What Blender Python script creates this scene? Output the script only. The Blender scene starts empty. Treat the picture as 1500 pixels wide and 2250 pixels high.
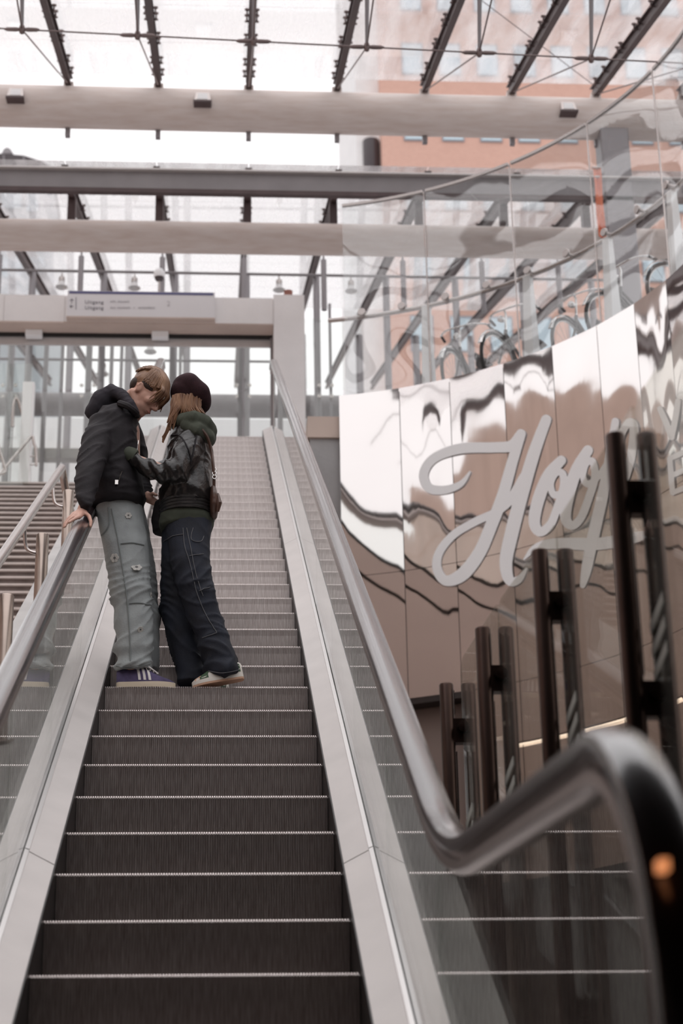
import bpy, bmesh, math, random
from mathutils import Vector, Matrix, noise, Euler
from bpy import data as D
random.seed(7)
SC = bpy.context.scene
COL = SC.collection
PI = math.pi
# ------------------------------------------------------------------ camera
CAM = Vector((0.07354926, -9.14918116, -2.68840519))
YAW, PITCH, ROLL, FPX = 0.0664095183, 0.376067866, -0.0179689232, 4208.9
_f = Vector((math.sin(YAW)*math.cos(PITCH), math.cos(YAW)*math.cos(PITCH), math.sin(PITCH)))
_r0 = Vector((math.cos(YAW), -math.sin(YAW), 0)); _u0 = _r0.cross(_f)
_r = _r0*math.cos(ROLL) + _u0*math.sin(ROLL); _u = _u0*math.cos(ROLL) - _r0*math.sin(ROLL)
cd = D.cameras.new('camera'); cam = D.objects.new('camera', cd); COL.objects.link(cam)
cam.matrix_world = Matrix(((_r.x, _u.x, -_f.x, CAM.x), (_r.y, _u.y, -_f.y, CAM.y), (_r.z, _u.z, -_f.z, CAM.z), (0, 0, 0, 1)))
cd.sensor_fit = 'VERTICAL'; cd.sensor_height = 36; cd.sensor_width = 24; cd.lens = FPX*36/2250
cd.clip_start = .05; cd.clip_end = 400
cd.dof.use_dof = True; cd.dof.focus_distance = 9.6; cd.dof.aperture_fstop = 3.2
SC.camera = cam
SC.view_settings.view_transform = 'Standard'; SC.view_settings.look = 'None'
SC.view_settings.gamma = 1; SC.view_settings.use_curve_mapping = False
SC.view_settings.exposure = 0.30
# ------------------------------------------------------------------ overcast sky
W = D.worlds.new('overcast_sky'); SC.world = W; W.use_nodes = True
bg = W.node_tree.nodes['Background']; bg.inputs[0].default_value = (1.0, .975, .985, 1)
# standard overcast sky: luminance rises smoothly from horizon to zenith, (1 + 2 sin h) / 3
_n = W.node_tree.nodes; _l = W.node_tree.links
_tc = _n.new('ShaderNodeTexCoord'); _sx = _n.new('ShaderNodeSeparateXYZ'); _l.new(_tc.outputs['Generated'], _sx.inputs[0])
_cl = _n.new('ShaderNodeClamp'); _l.new(_sx.outputs['Z'], _cl.inputs[0])
_ma = _n.new('ShaderNodeMath'); _ma.operation = 'MULTIPLY_ADD'; _l.new(_cl.outputs[0], _ma.inputs[0])
SKY = 1.55
_ma.inputs[1].default_value = SKY*2/3; _ma.inputs[2].default_value = SKY/3; _l.new(_ma.outputs[0], bg.inputs[1])

# pixel -> world helpers (a pixel gives a ray; a plane it lies on gives the distance)
def ray(x, y): return _f + _r*((x-750)/FPX) + _u*((1125-y)/FPX)
def on(x, y, n, d):
    n = Vector(n); v = ray(x, y); return CAM + v*((d-n.dot(CAM))/n.dot(v))
def PX(x, y, v): return on(x, y, (1, 0, 0), v)
def PY(x, y, v): return on(x, y, (0, 1, 0), v)
def PZ(x, y, v): return on(x, y, (0, 0, 1), v)
T30 = math.tan(PI/6)
def PI_(x, y, h): return on(x, y, (0, -T30, 1), h)
def inc(y, h): return T30*y + h

# ------------------------------------------------------------------ materials
def mat(name, col, rough=.5, metal=0.0, var=.0, scale=8, bump=0.0, bscale=40, col2=None, spec=None, stretch=None, coat=0, aniso=None, detail=4, rvar=0):
    m = D.materials.new(name); m.use_nodes = True; nt = m.node_tree; b = nt.nodes['Principled BSDF']
    b.inputs['Roughness'].default_value = rough; b.inputs['Metallic'].default_value = metal
    b.inputs['Base Color'].default_value = (*col, 1)
    if spec is not None: b.inputs['Specular IOR Level'].default_value = spec
    if coat: b.inputs['Coat Weight'].default_value = coat; b.inputs['Coat Roughness'].default_value = .12
    tc = None
    def coords():
        t = nt.nodes.new('ShaderNodeTexCoord'); mp = nt.nodes.new('ShaderNodeMapping')
        nt.links.new(t.outputs['Object'], mp.inputs[0])
        if stretch: mp.inputs['Scale'].default_value = stretch
        return mp.outputs[0]
    if var or col2 or rvar:
        tc = coords(); n = nt.nodes.new('ShaderNodeTexNoise'); n.inputs['Scale'].default_value = scale; n.inputs['Detail'].default_value = detail
        nt.links.new(tc, n.inputs['Vector'])
        if var or col2:
            r = nt.nodes.new('ShaderNodeValToRGB'); r.color_ramp.elements[0].position = .3; r.color_ramp.elements[1].position = .72
            if col2: c0, c1 = col2, col
            else: c0 = tuple(c*(1-var) for c in col); c1 = tuple(min(1, c*(1+var)) for c in col)
            r.color_ramp.elements[0].color = (*c0, 1); r.color_ramp.elements[1].color = (*c1, 1)
            nt.links.new(n.outputs['Fac'], r.inputs[0]); nt.links.new(r.outputs[0], b.inputs['Base Color'])
        if rvar:
            mr = nt.nodes.new('ShaderNodeMapRange'); mr.inputs['To Min'].default_value = max(.02, rough-rvar); mr.inputs['To Max'].default_value = rough+rvar
            nt.links.new(n.outputs['Fac'], mr.inputs[0]); nt.links.new(mr.outputs[0], b.inputs['Roughness'])
    if bump:
        tc = tc or coords(); n2 = nt.nodes.new('ShaderNodeTexNoise'); n2.inputs['Scale'].default_value = bscale; n2.inputs['Detail'].default_value = 3
        bp = nt.nodes.new('ShaderNodeBump'); bp.inputs['Strength'].default_value = bump; bp.inputs['Distance'].default_value = .02
        nt.links.new(tc, n2.inputs['Vector']); nt.links.new(n2.outputs['Fac'], bp.inputs['Height']); nt.links.new(bp.outputs[0], b.inputs['Normal'])
    return m
def glass(name, tint=(.95, .96, .96), f0=.045, haze=0.0, hcol=(.8, .8, .8), wav=0.0, wscale=1.2, hstretch=None, hscale=3, rough=0.0, pwr=5):
    """clear flat glass: Fresnel mix of see-through and mirror, plus a film of dirt"""
    m = D.materials.new(name); m.use_nodes = True; nt = m.node_tree; nt.nodes.clear(); N = nt.nodes.new; L = nt.links.new
    out = N('ShaderNodeOutputMaterial'); tr = N('ShaderNodeBsdfTransparent'); tr.inputs[0].default_value = (*tint, 1)
    gl = N('ShaderNodeBsdfGlossy'); gl.inputs['Roughness'].default_value = rough; gl.inputs[0].default_value = (1, 1, 1, 1)
    ge = N('ShaderNodeNewGeometry'); dot = N('ShaderNodeVectorMath'); dot.operation = 'DOT_PRODUCT'
    L(ge.outputs['Incoming'], dot.inputs[0]); L(ge.outputs['Normal'], dot.inputs[1])
    ab = N('ShaderNodeMath'); ab.operation = 'ABSOLUTE'; L(dot.outputs['Value'], ab.inputs[0])
    om = N('ShaderNodeMath'); om.operation = 'SUBTRACT'; om.inputs[0].default_value = 1; L(ab.outputs[0], om.inputs[1])
    pw = N('ShaderNodeMath'); pw.operation = 'POWER'; pw.inputs[1].default_value = pwr; L(om.outputs[0], pw.inputs[0])
    ma = N('ShaderNodeMath'); ma.operation = 'MULTIPLY_ADD'; ma.inputs[1].default_value = 1-f0; ma.inputs[2].default_value = f0; L(pw.outputs[0], ma.inputs[0])
    mx = N('ShaderNodeMixShader'); L(ma.outputs[0], mx.inputs[0]); L(tr.outputs[0], mx.inputs[1]); L(gl.outputs[0], mx.inputs[2])
    tc = N('ShaderNodeTexCoord'); mp = N('ShaderNodeMapping'); L(tc.outputs['Object'], mp.inputs[0])
    if wav:
        n = N('ShaderNodeTexNoise'); n.inputs['Scale'].default_value = wscale; n.inputs['Detail'].default_value = 1; L(tc.outputs['Object'], n.inputs['Vector'])
        bp = N('ShaderNodeBump'); bp.inputs['Strength'].default_value = 1; bp.inputs['Distance'].default_value = wav
        L(n.outputs['Fac'], bp.inputs['Height']); L(bp.outputs[0], gl.inputs['Normal'])
    last = mx
    if haze:
        df = N('ShaderNodeBsdfDiffuse'); df.inputs[0].default_value = (*hcol, 1); tl = N('ShaderNodeBsdfTranslucent'); tl.inputs[0].default_value = (*hcol, 1)
        dm = N('ShaderNodeMixShader'); dm.inputs[0].default_value = .75; L(df.outputs[0], dm.inputs[1]); L(tl.outputs[0], dm.inputs[2])
        n = N('ShaderNodeTexNoise'); n.inputs['Scale'].default_value = hscale; n.inputs['Detail'].default_value = 5
        if hstretch: mp.inputs['Scale'].default_value = hstretch
        L(mp.outputs[0], n.inputs['Vector'])
        mr = N('ShaderNodeMapRange'); mr.inputs['From Min'].default_value = .3; mr.inputs['From Max'].default_value = .75; mr.inputs['To Min'].default_value = haze*.35; mr.inputs['To Max'].default_value = haze*1.5
        L(n.outputs['Fac'], mr.inputs[0])
        hm = N('ShaderNodeMixShader'); L(mr.outputs[0], hm.inputs[0]); L(mx.outputs[0], hm.inputs[1]); L(dm.outputs[0], hm.inputs[2]); last = hm
    L(last.outputs[0], out.inputs[0])
    return m
M = {}
M['step'] = mat('ribbed_aluminium', (.78, .72, .70), .36, .92, .22, 6, stretch=(30, 1, 2), col2=(.46, .39, .37))
M['skirt'] = mat('black_skirt', (.02, .016, .016), .4)
M['deck'] = mat('brushed_deck', (.66, .62, .605), .45, .4, .05, 5, rvar=.06)
M['odeck'] = mat('grey_cladding', (.50, .485, .475), .5, .3, .10, 4)
M['seam'] = mat('seam_strip', (.78, .76, .75), .3, .7)
M['rubber'] = mat('handrail_rubber', (.034, .023, .026), .25, 0, spec=.8, coat=.8)
M['steel'] = mat('brushed_steel', (.56, .51, .49), .26, 1, .08, 10, stretch=(1, 1, 20))
M['steelp'] = mat('stair_post_steel', (.40, .33, .29), .34, 1, .1, 10)
M['steeld'] = mat('dark_steel_tube', (.075, .05, .043), .3, 1, .12, 8)
M['track'] = mat('rail_track', (.48, .42, .40), .3, 1)
M['black'] = mat('black_gap', (.012, .01, .01), .6)
M['conc'] = mat('painted_concrete', (.90, .875, .87), .8, 0, .05, 2, .12, 30)
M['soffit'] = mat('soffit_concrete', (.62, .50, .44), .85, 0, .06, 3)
M['grey'] = mat('grey_concrete', (.42, .41, .415), .8, 0, .10, 3, .15, 25)
M['stair'] = mat('stair_stone', (.155, .128, .118), .7, 0, .25, 9, .1, 40)
M['nosing'] = mat('stair_nosing', (.62, .56, .53), .6, 0, .08, 12)
M['floor'] = mat('hall_floor', (.26, .225, .21), .45, 0, .12, 2)
M['tan'] = mat('tan_facade', (.50, .37, .31), .8, 0, .08, .8)
M['beige'] = mat('beige_wall', (.66, .52, .455), .8, 0, .06, 1)
M['facade'] = mat('dark_brown_facade', (.07, .052, .046), .7)
M['dark'] = mat('dark_hall', (.035, .026, .024), .7)
M['brownwall'] = mat('brown_lower_wall', (.30, .235, .21), .6, 0, .1, 1)
M['pipe'] = mat('roof_pipe_paint', (.78, .70, .665), .55, 0, .10, 3, stretch=(1, 6, 6), col2=(.68, .57, .52))
M['beam'] = mat('roof_beam_paint', (.085, .055, .055), .5, .1, .15, 6)
M['fascia'] = mat('fascia_grey', (.26, .24, .245), .55, .2, .08, 3)
M['rod'] = mat('tie_rod_steel', (.22, .17, .165), .4, .8)
M['strut'] = mat('strut_steel', (.30, .28, .29), .45, .5)
M['roofglass'] = glass('roof_glass', (.97, .97, .97), .04, .26, (.97, .95, .955), hstretch=(7, 1, 1), hscale=.8)
M['balglass'] = glass('balustrade_glass', (.96, .975, .965), .05)
M['wallglass'] = glass('curved_wall_glass', (.95, .96, .96), .09, .03, wav=.05, wscale=.9)
M['screenglass'] = glass('screen_glass', (.90, .89, .86), .04, .05, (.6, .57, .54), pwr=9)
M['frost'] = mat('frosted_stripe', (.52, .53, .50), .7)
M['mirror'] = mat('polished_steel_panel', (.86, .82, .805), .045, 1, bump=.10, bscale=.9)
M['white'] = mat('white_paint', (.93, .93, .94), .6)
M['whitefin'] = mat('white_fin', (.94, .935, .935), .4)
M['brick'] = None
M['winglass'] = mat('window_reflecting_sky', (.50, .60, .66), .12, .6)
M['winframe'] = mat('window_frame_grey', (.35, .36, .40), .6)
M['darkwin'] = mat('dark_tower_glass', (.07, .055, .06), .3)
M['tower'] = mat('tower_cladding', (.42, .45, .48), .5, 0, .2, .25)
M['orange'] = mat('orange_banner', (.75, .17, .06), .6)
M['lampmetal'] = mat('lamp_aluminium', (.55, .50, .48), .35, .8)
M['lampglass'] = mat('lamp_lens', (.75, .74, .74), .2)
M['rust'] = mat('rusty_can', (.32, .14, .11), .7, 0, .3, 20)
M['blue'] = mat('sign_blue', (.12, .12, .26), .5)
M['ink'] = mat('sign_ink', (.18, .17, .20), .6)
M['inkfaint'] = mat('sign_ink_faded', (.55, .54, .56), .6)
M['signface'] = mat('sign_face', (.84, .83, .85), .45)
def brickmat():
    m = D.materials.new('orange_brick'); m.use_nodes = True; nt = m.node_tree; b = nt.nodes['Principled BSDF']; b.inputs['Roughness'].default_value = .85
    t = nt.nodes.new('ShaderNodeTexCoord'); mp = nt.nodes.new('ShaderNodeMapping'); mp.inputs['Rotation'].default_value = (PI/2, 0, 0)
    br = nt.nodes.new('ShaderNodeTexBrick'); br.inputs['Scale'].default_value = 3; br.inputs['Color1'].default_value = (.74, .43, .34, 1); br.inputs['Color2'].default_value = (.68, .38, .30, 1); br.inputs['Mortar'].default_value = (.74, .52, .44, 1); br.inputs['Mortar Size'].default_value = .03
    nt.links.new(t.outputs['Object'], mp.inputs[0]); nt.links.new(mp.outputs[0], br.inputs['Vector']); nt.links.new(br.outputs['Color'], b.inputs['Base Color'])
    return m
M['brick'] = brickmat()
def emis(name, col, st):
    m = D.materials.new(name); m.use_nodes = True; b = m.node_tree.nodes['Principled BSDF']; b.inputs['Base Color'].default_value = (*col, 1); b.inputs['Emission Color'].default_value = (*col, 1); b.inputs['Emission Strength'].default_value = st; return m
M['amber'] = emis('amber_reflection_glow', (1.0, .36, .14), .55); M['warmlight'] = emis('warm_strip_light', (1.0, .82, .66), 1.1)  # amber glow stands in for orange reflections on the newel

# ------------------------------------------------------------------ mesh helpers
class MB:
    def __init__(s): s.v = []; s.f = []
    def add(s, vs, fs):
        n = len(s.v); s.v += [Vector(v) for v in vs]; s.f += [tuple(i+n for i in f) for f in fs]; return s
    def box(s, a, b):
        x0, y0, z0 = a; x1, y1, z1 = b
        return s.add([(x0,y0,z0),(x1,y0,z0),(x1,y1,z0),(x0,y1,z0),(x0,y0,z1),(x1,y0,z1),(x1,y1,z1),(x0,y1,z1)], [(0,3,2,1),(4,5,6,7),(0,1,5,4),(1,2,6,5),(2,3,7,6),(3,0,4,7)])
    def hexa(s, q0, q1):
        """two quads (same winding) joined into a solid"""
        return s.add(list(q0)+list(q1), [(3,2,1,0),(4,5,6,7),(0,1,5,4),(1,2,6,5),(2,3,7,6),(3,0,4,7)])
    def prism(s, poly, d):
        """polygon (3-D points) extruded by vector d"""
        n = len(poly); d = Vector(d); P = [Vector(p) for p in poly]
        return s.add(P+[p+d for p in P], [tuple(range(n-1, -1, -1)), tuple(range(n, 2*n))]+[(i, (i+1) % n, n+(i+1) % n, n+i) for i in range(n)])
    def tube(s, pts, r, n=10, cap=True):
        pts = [Vector(p) for p in pts]; rr = r if isinstance(r, (list, tuple)) else [r]*len(pts); rings = []
        t0 = (pts[1]-pts[0]).normalized(); up = Vector((0, 0, 1)) if abs(t0.z) < .9 else Vector((1, 0, 0)); a = t0.cross(up).normalized()
        for i, p in enumerate(pts):
            t = (pts[min(i+1, len(pts)-1)]-pts[max(i-1, 0)]).normalized()
            a = (a-t*a.dot(t)).normalized(); b = t.cross(a)
            rings.append([p+(a*math.cos(2*PI*k/n)+b*math.sin(2*PI*k/n))*rr[i] for k in range(n)])
        vs = [v for R in rings for v in R]; fs = []
        for i in range(len(pts)-1):
            for k in range(n): fs.append((i*n+k, i*n+(k+1) % n, (i+1)*n+(k+1) % n, (i+1)*n+k))
        if cap: fs += [tuple(range(n-1, -1, -1)), tuple(range((len(pts)-1)*n, len(pts)*n))]
        return s.add(vs, fs)
    def loft(s, rings, cap=True):
        n = len(rings[0]); vs = [v for R in rings for v in R]; fs = []
        for i in range(len(rings)-1):
            for k in range(n): fs.append((i*n+k, i*n+(k+1) % n, (i+1)*n+(k+1) % n, (i+1)*n+k))
        if cap: fs += [tuple(range(n-1, -1, -1)), tuple(range((len(rings)-1)*n, len(rings)*n))]
        return s.add(vs, fs)
    def ell(s, c, r, rot=None, nu=20, nv=12):
        c = Vector(c); R = rot or Matrix.Identity(3); rings = []
        for j in range(1, nv):
            th = PI*j/nv; rings.append([c+R@Vector((r[0]*math.sin(th)*math.cos(2*PI*k/nu), r[1]*math.sin(th)*math.sin(2*PI*k/nu), -r[2]*math.cos(th))) for k in range(nu)])
        n0 = len(s.v); s.loft(rings, False)
        a = len(s.v); s.v += [c+R@Vector((0, 0, -r[2])), c+R@Vector((0, 0, r[2]))]
        for k in range(nu):
            s.f.append((n0+(k+1) % nu, n0+k, a)); s.f.append((n0+(nv-2)*nu+k, n0+(nv-2)*nu+(k+1) % nu, a+1))
        return s
    def lathe(s, prof, c, axis=(0, 0, 1), n=20):
        """prof: (radius, height along axis)"""
        c = Vector(c); ax = Vector(axis).normalized(); up = Vector((1, 0, 0)) if abs(ax.x) < .9 else Vector((0, 1, 0)); a = ax.cross(up).normalized(); b = ax.cross(a)
        return s.loft([[c+ax*h+(a*math.cos(2*PI*k/n)+b*math.sin(2*PI*k/n))*max(r, 1e-4) for k in range(n)] for r, h in prof])
def crom(pts, n=6):
    P = [Vector(p) for p in pts]; out = []
    for i in range(len(P)-1):
        a, b, c, d = P[max(i-1, 0)], P[i], P[i+1], P[min(i+2, len(P)-1)]
        for k in range(n):
            t = k/n; out.append(.5*((2*b)+(c-a)*t+(2*a-5*b+4*c-d)*t*t+(3*b-a-3*c+d)*t**3))
    out.append(P[-1]); return out
WL = {}
def obj(name, mb, m, parent=None, smooth=False, bevel=0):
    me = D.meshes.new(name); o0 = WL[parent] if parent else Vector((0, 0, 0))
    me.from_pydata([v-o0 for v in mb.v], [], mb.f); me.materials.append(M[m] if isinstance(m, str) else m)
    bm = bmesh.new(); bm.from_mesh(me); bmesh.ops.recalc_face_normals(bm, faces=bm.faces)
    if bevel: bmesh.ops.bevel(bm, geom=[e for e in bm.edges if e.is_manifold and e.calc_face_angle(0) > .6], offset=bevel, segments=2, affect='EDGES', profile=.5)
    bm.to_mesh(me); bm.free()
    if smooth:
        me.polygons.foreach_set('use_smooth', [True]*len(me.polygons)); me.set_sharp_from_angle(angle=.7)
    o = D.objects.new(name, me); COL.objects.link(o)
    if parent: o.parent = parent
    WL[o] = o0.copy()
    return o
def inst(name, me, parent, loc):
    o = D.objects.new(name, me); COL.objects.link(o); o.parent = parent
    o.location = Vector(loc)-(WL[parent] if parent else Vector((0, 0, 0))); WL[o] = Vector(loc); return o
def tag(o, label, cat, group=None):
    o['label'] = label; o['category'] = cat
    if group: o['group'] = group
    return o
def thing(name, label, cat, loc=(0, 0, 0), group=None):
    o = D.objects.new(name, None); COL.objects.link(o); o.location = loc; o.empty_display_size = .1; WL[o] = Vector(loc); return tag(o, label, cat, group)
def struct(o, label=None):
    o['kind'] = 'structure'
    if label: o['label'] = label
    return o
def sempty(name, label=None, loc=(0, 0, 0)):
    o = D.objects.new(name, None); COL.objects.link(o); o.location = loc; WL[o] = Vector(loc); return struct(o, label)
FZ = -2.95      # lower hall floor
UZ = 5.8        # upper street level

# ================================================================== SETTING
struct(obj('floor', MB().box((-6, -22, FZ-.2), (6.5, 12, FZ)), 'floor'), 'dark lower hall floor at the foot of the escalator')
struct(obj('floor_upper', MB().box((-1.12, 10.62, UZ-.35), (1.15, 40, UZ)), 'grey'), 'upper street level floor beyond the escalator head')
struct(obj('floor_landing', MB().box((-6, 11.72, UZ-.35), (-1.125, 40, UZ)), 'grey'), 'upper street level floor beyond the stair head')
struct(obj('wall_back', MB().box((-6, -22.3, FZ), (6.5, -22, .4)), 'dark'), 'dark end wall of the lower hall')
struct(obj('ceiling_hall', MB().box((-6, -22, .25), (6.5, -5.8, .6)), 'dark'), 'dark ceiling of the lower hall')
struct(obj('wall_front_unseen', MB().box((-6, -6.2, .6), (6.5, -5.8, 2.4)), 'facade'), 'unseen dark facade added above the lower hall to darken step reflections')  # unseen wall, height and dark colour set for what the risers reflect
struct(obj('wall_left', MB().box((-3.95, -22, FZ), (-3.6, 11.4, 4.0)), 'beige'), 'pale wall along the staircase')
struct(obj('wall_left_hall', MB().box((-6, -22, FZ), (-5.7, -5.8, .3)), 'dark'))
struct(obj('wall_right_hall', MB().box((6.2, -22, FZ), (6.5, -5.0, .3)), 'dark'))

# ================================================================== ESCALATOR
esc = thing('escalator', 'long metal escalator with ribbed steps, glass sides and dark handrails', 'escalator', (0, -5, FZ))
def step_mesh():
    n = 110; w = 1.0; p = w/n; vs = []; fs = []
    prof = [(.030, -.235, 0), (.016, -.17, 0), (.009, -.10, 0), (.004, -.04, 0), (.0, -.006, 0), (.005, 0, 1), (.40, 0, 1)]   # y, z, tread?
    cols = []
    for i in range(n):
        x = -w/2+i*p
        cols += [(x, 0), (x+p*.5, 0), (x+p*.5, 1), (x+p, 1)]
    for (x, g) in cols:
        for (y, z, tr) in prof:
            vs.append((x, y+(0 if tr else .0075*g), z-(.008*g if tr else 0)))
    k = len(prof)
    for i in range(len(cols)-1):
        for j in range(k-1): fs.append((i*k+j, (i+1)*k+j, (i+1)*k+j+1, i*k+j+1))
    m = D.meshes.new('step'); m.from_pydata(vs, [], fs); m.materials.append(M['step']); m.update(); return m
sm = step_mesh()
for k in range(-13, 27):
    z = T30*.4*k; y = .4*k
    if z < FZ+.06: continue
    zz = min(z, UZ-.012*(1 if k > 25 else 0)); inst('step', sm, esc, (0, y, zz))
obj('comb_plate', MB().box((-.5, -6.3, FZ), (.5, -5.0, FZ+.02)), 'steel', esc)
obj('comb_plate', MB().box((-.5, 10.75, UZ), (.5, 12.0, UZ+.015)), 'steel', esc)
Y0, Y1 = -5.0, 10.25
def strip(x0, h0, x1, h1, y0, y1, th):
    """sloping slab between lateral x0 (height h0) and x1 (height h1)"""
    q0 = [Vector((x0, y0, inc(y0, h0))), Vector((x1, y0, inc(y0, h1))), Vector((x1, y1, inc(y1, h1))), Vector((x0, y1, inc(y1, h0)))]
    return MB().hexa([v-Vector((0, 0, th)) for v in q0], q0)
joints = [-5.0, -2.42, 3.55, 8.9, 10.25]
gy = [-4.35, -2.95, -1.55, -.15, 1.25, 2.65, 4.05, 5.45, 6.85, 8.25, 9.65]
GT = .86
for s in (-1, 1):
    obj('skirt_panel', strip(s*.502, .035, s*.508, .035, Y0, Y1, .42), 'skirt', esc)
    for a, b in zip(joints[:-1], joints[1:]):
        dk = obj('inner_deck', strip(s*.507, .038, s*.596, .085, a+.004, b-.004, .05), 'deck', esc)
        obj('bead_strip', strip(s*.596, .092, s*.611, .098, a+.004, b-.004, .04), 'seam', dk)
        obj('bead_strip', strip(s*.629, .098, s*.642, .092, a+.004, b-.004, .04), 'seam', dk)
        obj('outer_deck', strip(s*.642, .055, s*(.90 if s > 0 else 1.12), .0, a+.002, b-.002, .05), 'odeck', esc)
        obj('gap_seal', strip(s*.609, .085, s*.631, .085, a, b, .03), 'black', dk)
    ow = .90 if s > 0 else 1.12
    obj('side_cladding', MB().prism([(s*ow, Y0, FZ), (s*ow, Y0, inc(Y0, 0)), (s*ow, Y1, inc(Y1, 0)), (s*ow, Y1, FZ)], (-s*.02, 0, 0)), 'beige', esc)
    for a, b in zip(gy[:-1], gy[1:]):
        obj('glass_panel', MB().prism([(s*.614, a+.003, inc(a, .09)), (s*.614, b-.003, inc(b, .09)), (s*.614, b-.003, inc(b, GT)), (s*.614, a+.003, inc(a, GT))], (s*.012, 0, 0)), 'balglass', esc)
# handrail path in (y, z): top landing, incline, bottom curve, level, newel
HH = .915; ZL = -1.99; ZT = UZ+.93
def fillet(P, R, n=10):
    out = [Vector(P[0])]
    for i in range(1, len(P)-1):
        a, b, c = Vector(P[i-1]), Vector(P[i]), Vector(P[i+1]); u = (a-b).normalized(); v = (c-b).normalized(); th = u.angle(v); t = R[i]/math.tan(th/2)
        p0 = b+u*t; bis = (u+v).normalized(); cen = b+bis*(R[i]/math.sin(th/2)); w0 = p0-cen; p1 = b+v*t; w1 = p1-cen; ang = w0.angle(w1)
        for k in range(n+1):
            s = k/n; out.append(cen+(w0*math.sin((1-s)*ang)+w1*math.sin(s*ang))/math.sin(ang))
    out.append(Vector(P[-1])); return out
NR = .46; YN = -6.43
yb = -4.69; zb0 = ZL+.113*(yb-YN)          # foot of the incline, then a gentle fall to the newel
yt = (ZT-HH)/T30
def rail_path(off=0):
    P = fillet([(yt+.22, ZT, 0), (yt, ZT, 0), (yb, zb0, 0), (YN, ZL, 0)], [0, .7, 2.1, 0])
    for k in range(1, 21):
        a = .06+(PI*.93-.06)*k/20; P.append(Vector((YN-NR*math.sin(a), ZL-NR+NR*math.cos(a), 0)))
    out = []
    for i, p in enumerate(P):
        t = (P[min(i+1, len(P)-1)]-P[max(i-1, 0)]).normalized(); nrm = Vector((t.y, -t.x, 0))
        if off: p = p-nrm*off
        out.append((p.x, p.y, nrm))
    return out
def sweep(prof, x, off=0):
    rings = [[Vector((x+u, y+n.x*v, z+n.y*v)) for u, v in prof] for y, z, n in rail_path(off)]
    return MB().loft(rings)
# normals: path runs from the top down, so n points up on the level parts
pr_rail = [(-.040, -.006), (-.036, .012), (-.022, .021), (0, .024), (.022, .021), (.036, .012), (.040, -.006), (.034, -.018), (.016, -.020), (-.016, -.020), (-.034, -.018)]
pr_rail = [(u, v) for u, v in pr_rail]
sgn = -1 if rail_path()[0][2].y < 0 else 1
for s in (-1, 1):
    pr2 = [(u, v*sgn) for u, v in pr_rail]
    obj('handrail', sweep(pr2, s*.62), 'rubber', esc, True)
    pt = [(-.012, -.004), (-.014, .010), (-.030, .014), (-.031, .034), (-.016, .046), (.016, .046), (.031, .034), (.030, .014), (.014, .010), (.012, -.004)]
    rings = [[Vector((s*.62+u, y-n.x*sgn*(.024+v), z-n.y*sgn*(.024+v))) for u, v in pt] for y, z, n in rail_path()]
    obj('handrail_track', MB().loft(rings), 'track', esc, True)
    # curved glass below the level rail and newel
    N = [(y, z) for y, z, n in rail_path() if y < gy[0]+.02]
    poly = [(s*.614, gy[0]+.002, inc(gy[0], .09)), (s*.614, gy[0]+.002, inc(gy[0], GT))]
    path = [p for p in rail_path() if p[0] < gy[0]-.02 and p[1] > ZL-2*NR-.01 and not (p[1] < ZL-NR and p[0] > YN)]
    poly += [(s*.614, y-n.x*sgn*.06, z-n.y*sgn*.06) for y, z, n in path]
    poly += [(s*.614, -6.3, FZ+.04), (s*.614, -5.05, FZ+.04)]
    obj('glass_panel', MB().prism(poly, (s*.012, 0, 0)), 'balglass', esc)
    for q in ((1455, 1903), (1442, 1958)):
        p = PX(*q, .60); p.x = s*p.x; obj('amber_reflection', MB().box(p-Vector((.006, .014, .007)), p+Vector((.006, .014, .007))), 'amber', esc)  # small glowing boxes added as orange reflections on the newel steel, not lamps
    obj('newel_base', MB().box((s*.56, -6.5, FZ), (s*.68, -4.9, FZ+.07)), 'deck', esc)
obj('truss_underside', strip(-.9, -.35, .9, -.35, -4.2, 9.8, .05), 'dark', esc)
# end wall below the upper landing
struct(obj('wall_landing', MB().box((-1.12, 10.45, FZ), (.98, 10.6, UZ-.05)), 'grey'), 'grey end wall under the escalator head')
pier = obj('wall_pier', MB().box((.98, 9.3, FZ), (1.29, 11.5, 5.44)), 'grey'); struct(pier, 'grey concrete pier beside the escalator head')
obj('coping', MB().box((.955, 9.26, 5.44), (1.30, 11.5, 5.68)), 'soffit', pier)
struct(obj('wall_opposite', MB().box((-22, -12, FZ), (-16, 34, 14.5)), 'tan'), 'tan building wall left of the hall, mirrored in the steel panels')
#@@REST@@
# ================================================================== STAIRCASE (left)
stair = sempty('floor_stairs', 'wide brown stone staircase with pale nosings left of the escalator', (-2.3, 11.43, FZ))
RUN, RISE = .29, .29*T30
def stair_meshes():
    a = MB().box((-1.22, .02, -RISE-.005), (1.15, .36, -.014)); b = MB().box((-1.22, -.012, -.018), (1.15, .31, .0))
    out = []
    for nm, mb, m in (('step', a, 'stair'), ('nosing', b, 'nosing')):
        me = D.meshes.new(nm); me.from_pydata([tuple(v) for v in mb.v], [], mb.f); me.materials.append(M[m]); out.append(me)
    return out
sa, sb = stair_meshes()
for k in range(53):
    z = UZ-RISE*k
    if z < FZ+.1: break
    st = inst('step', sa, stair, (-2.32, 11.43-RUN*k, z)); inst('nosing', sb, st, (-2.32, 11.43-RUN*k, z))
struct(obj('wall_stair_base', MB().prism([(-3.55, 11.5, FZ), (-3.55, 11.5, UZ-.25), (-3.55, -3.2, FZ)], (2.4, 0, 0)), 'stair'))
hr = thing('stair_handrail', 'long round steel handrail on posts between stairs and escalator', 'handrail', (-.9, 0, -.5))
def rp(y, h=.77, x=-.985): return Vector((x, y, inc(y, h)))
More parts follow.
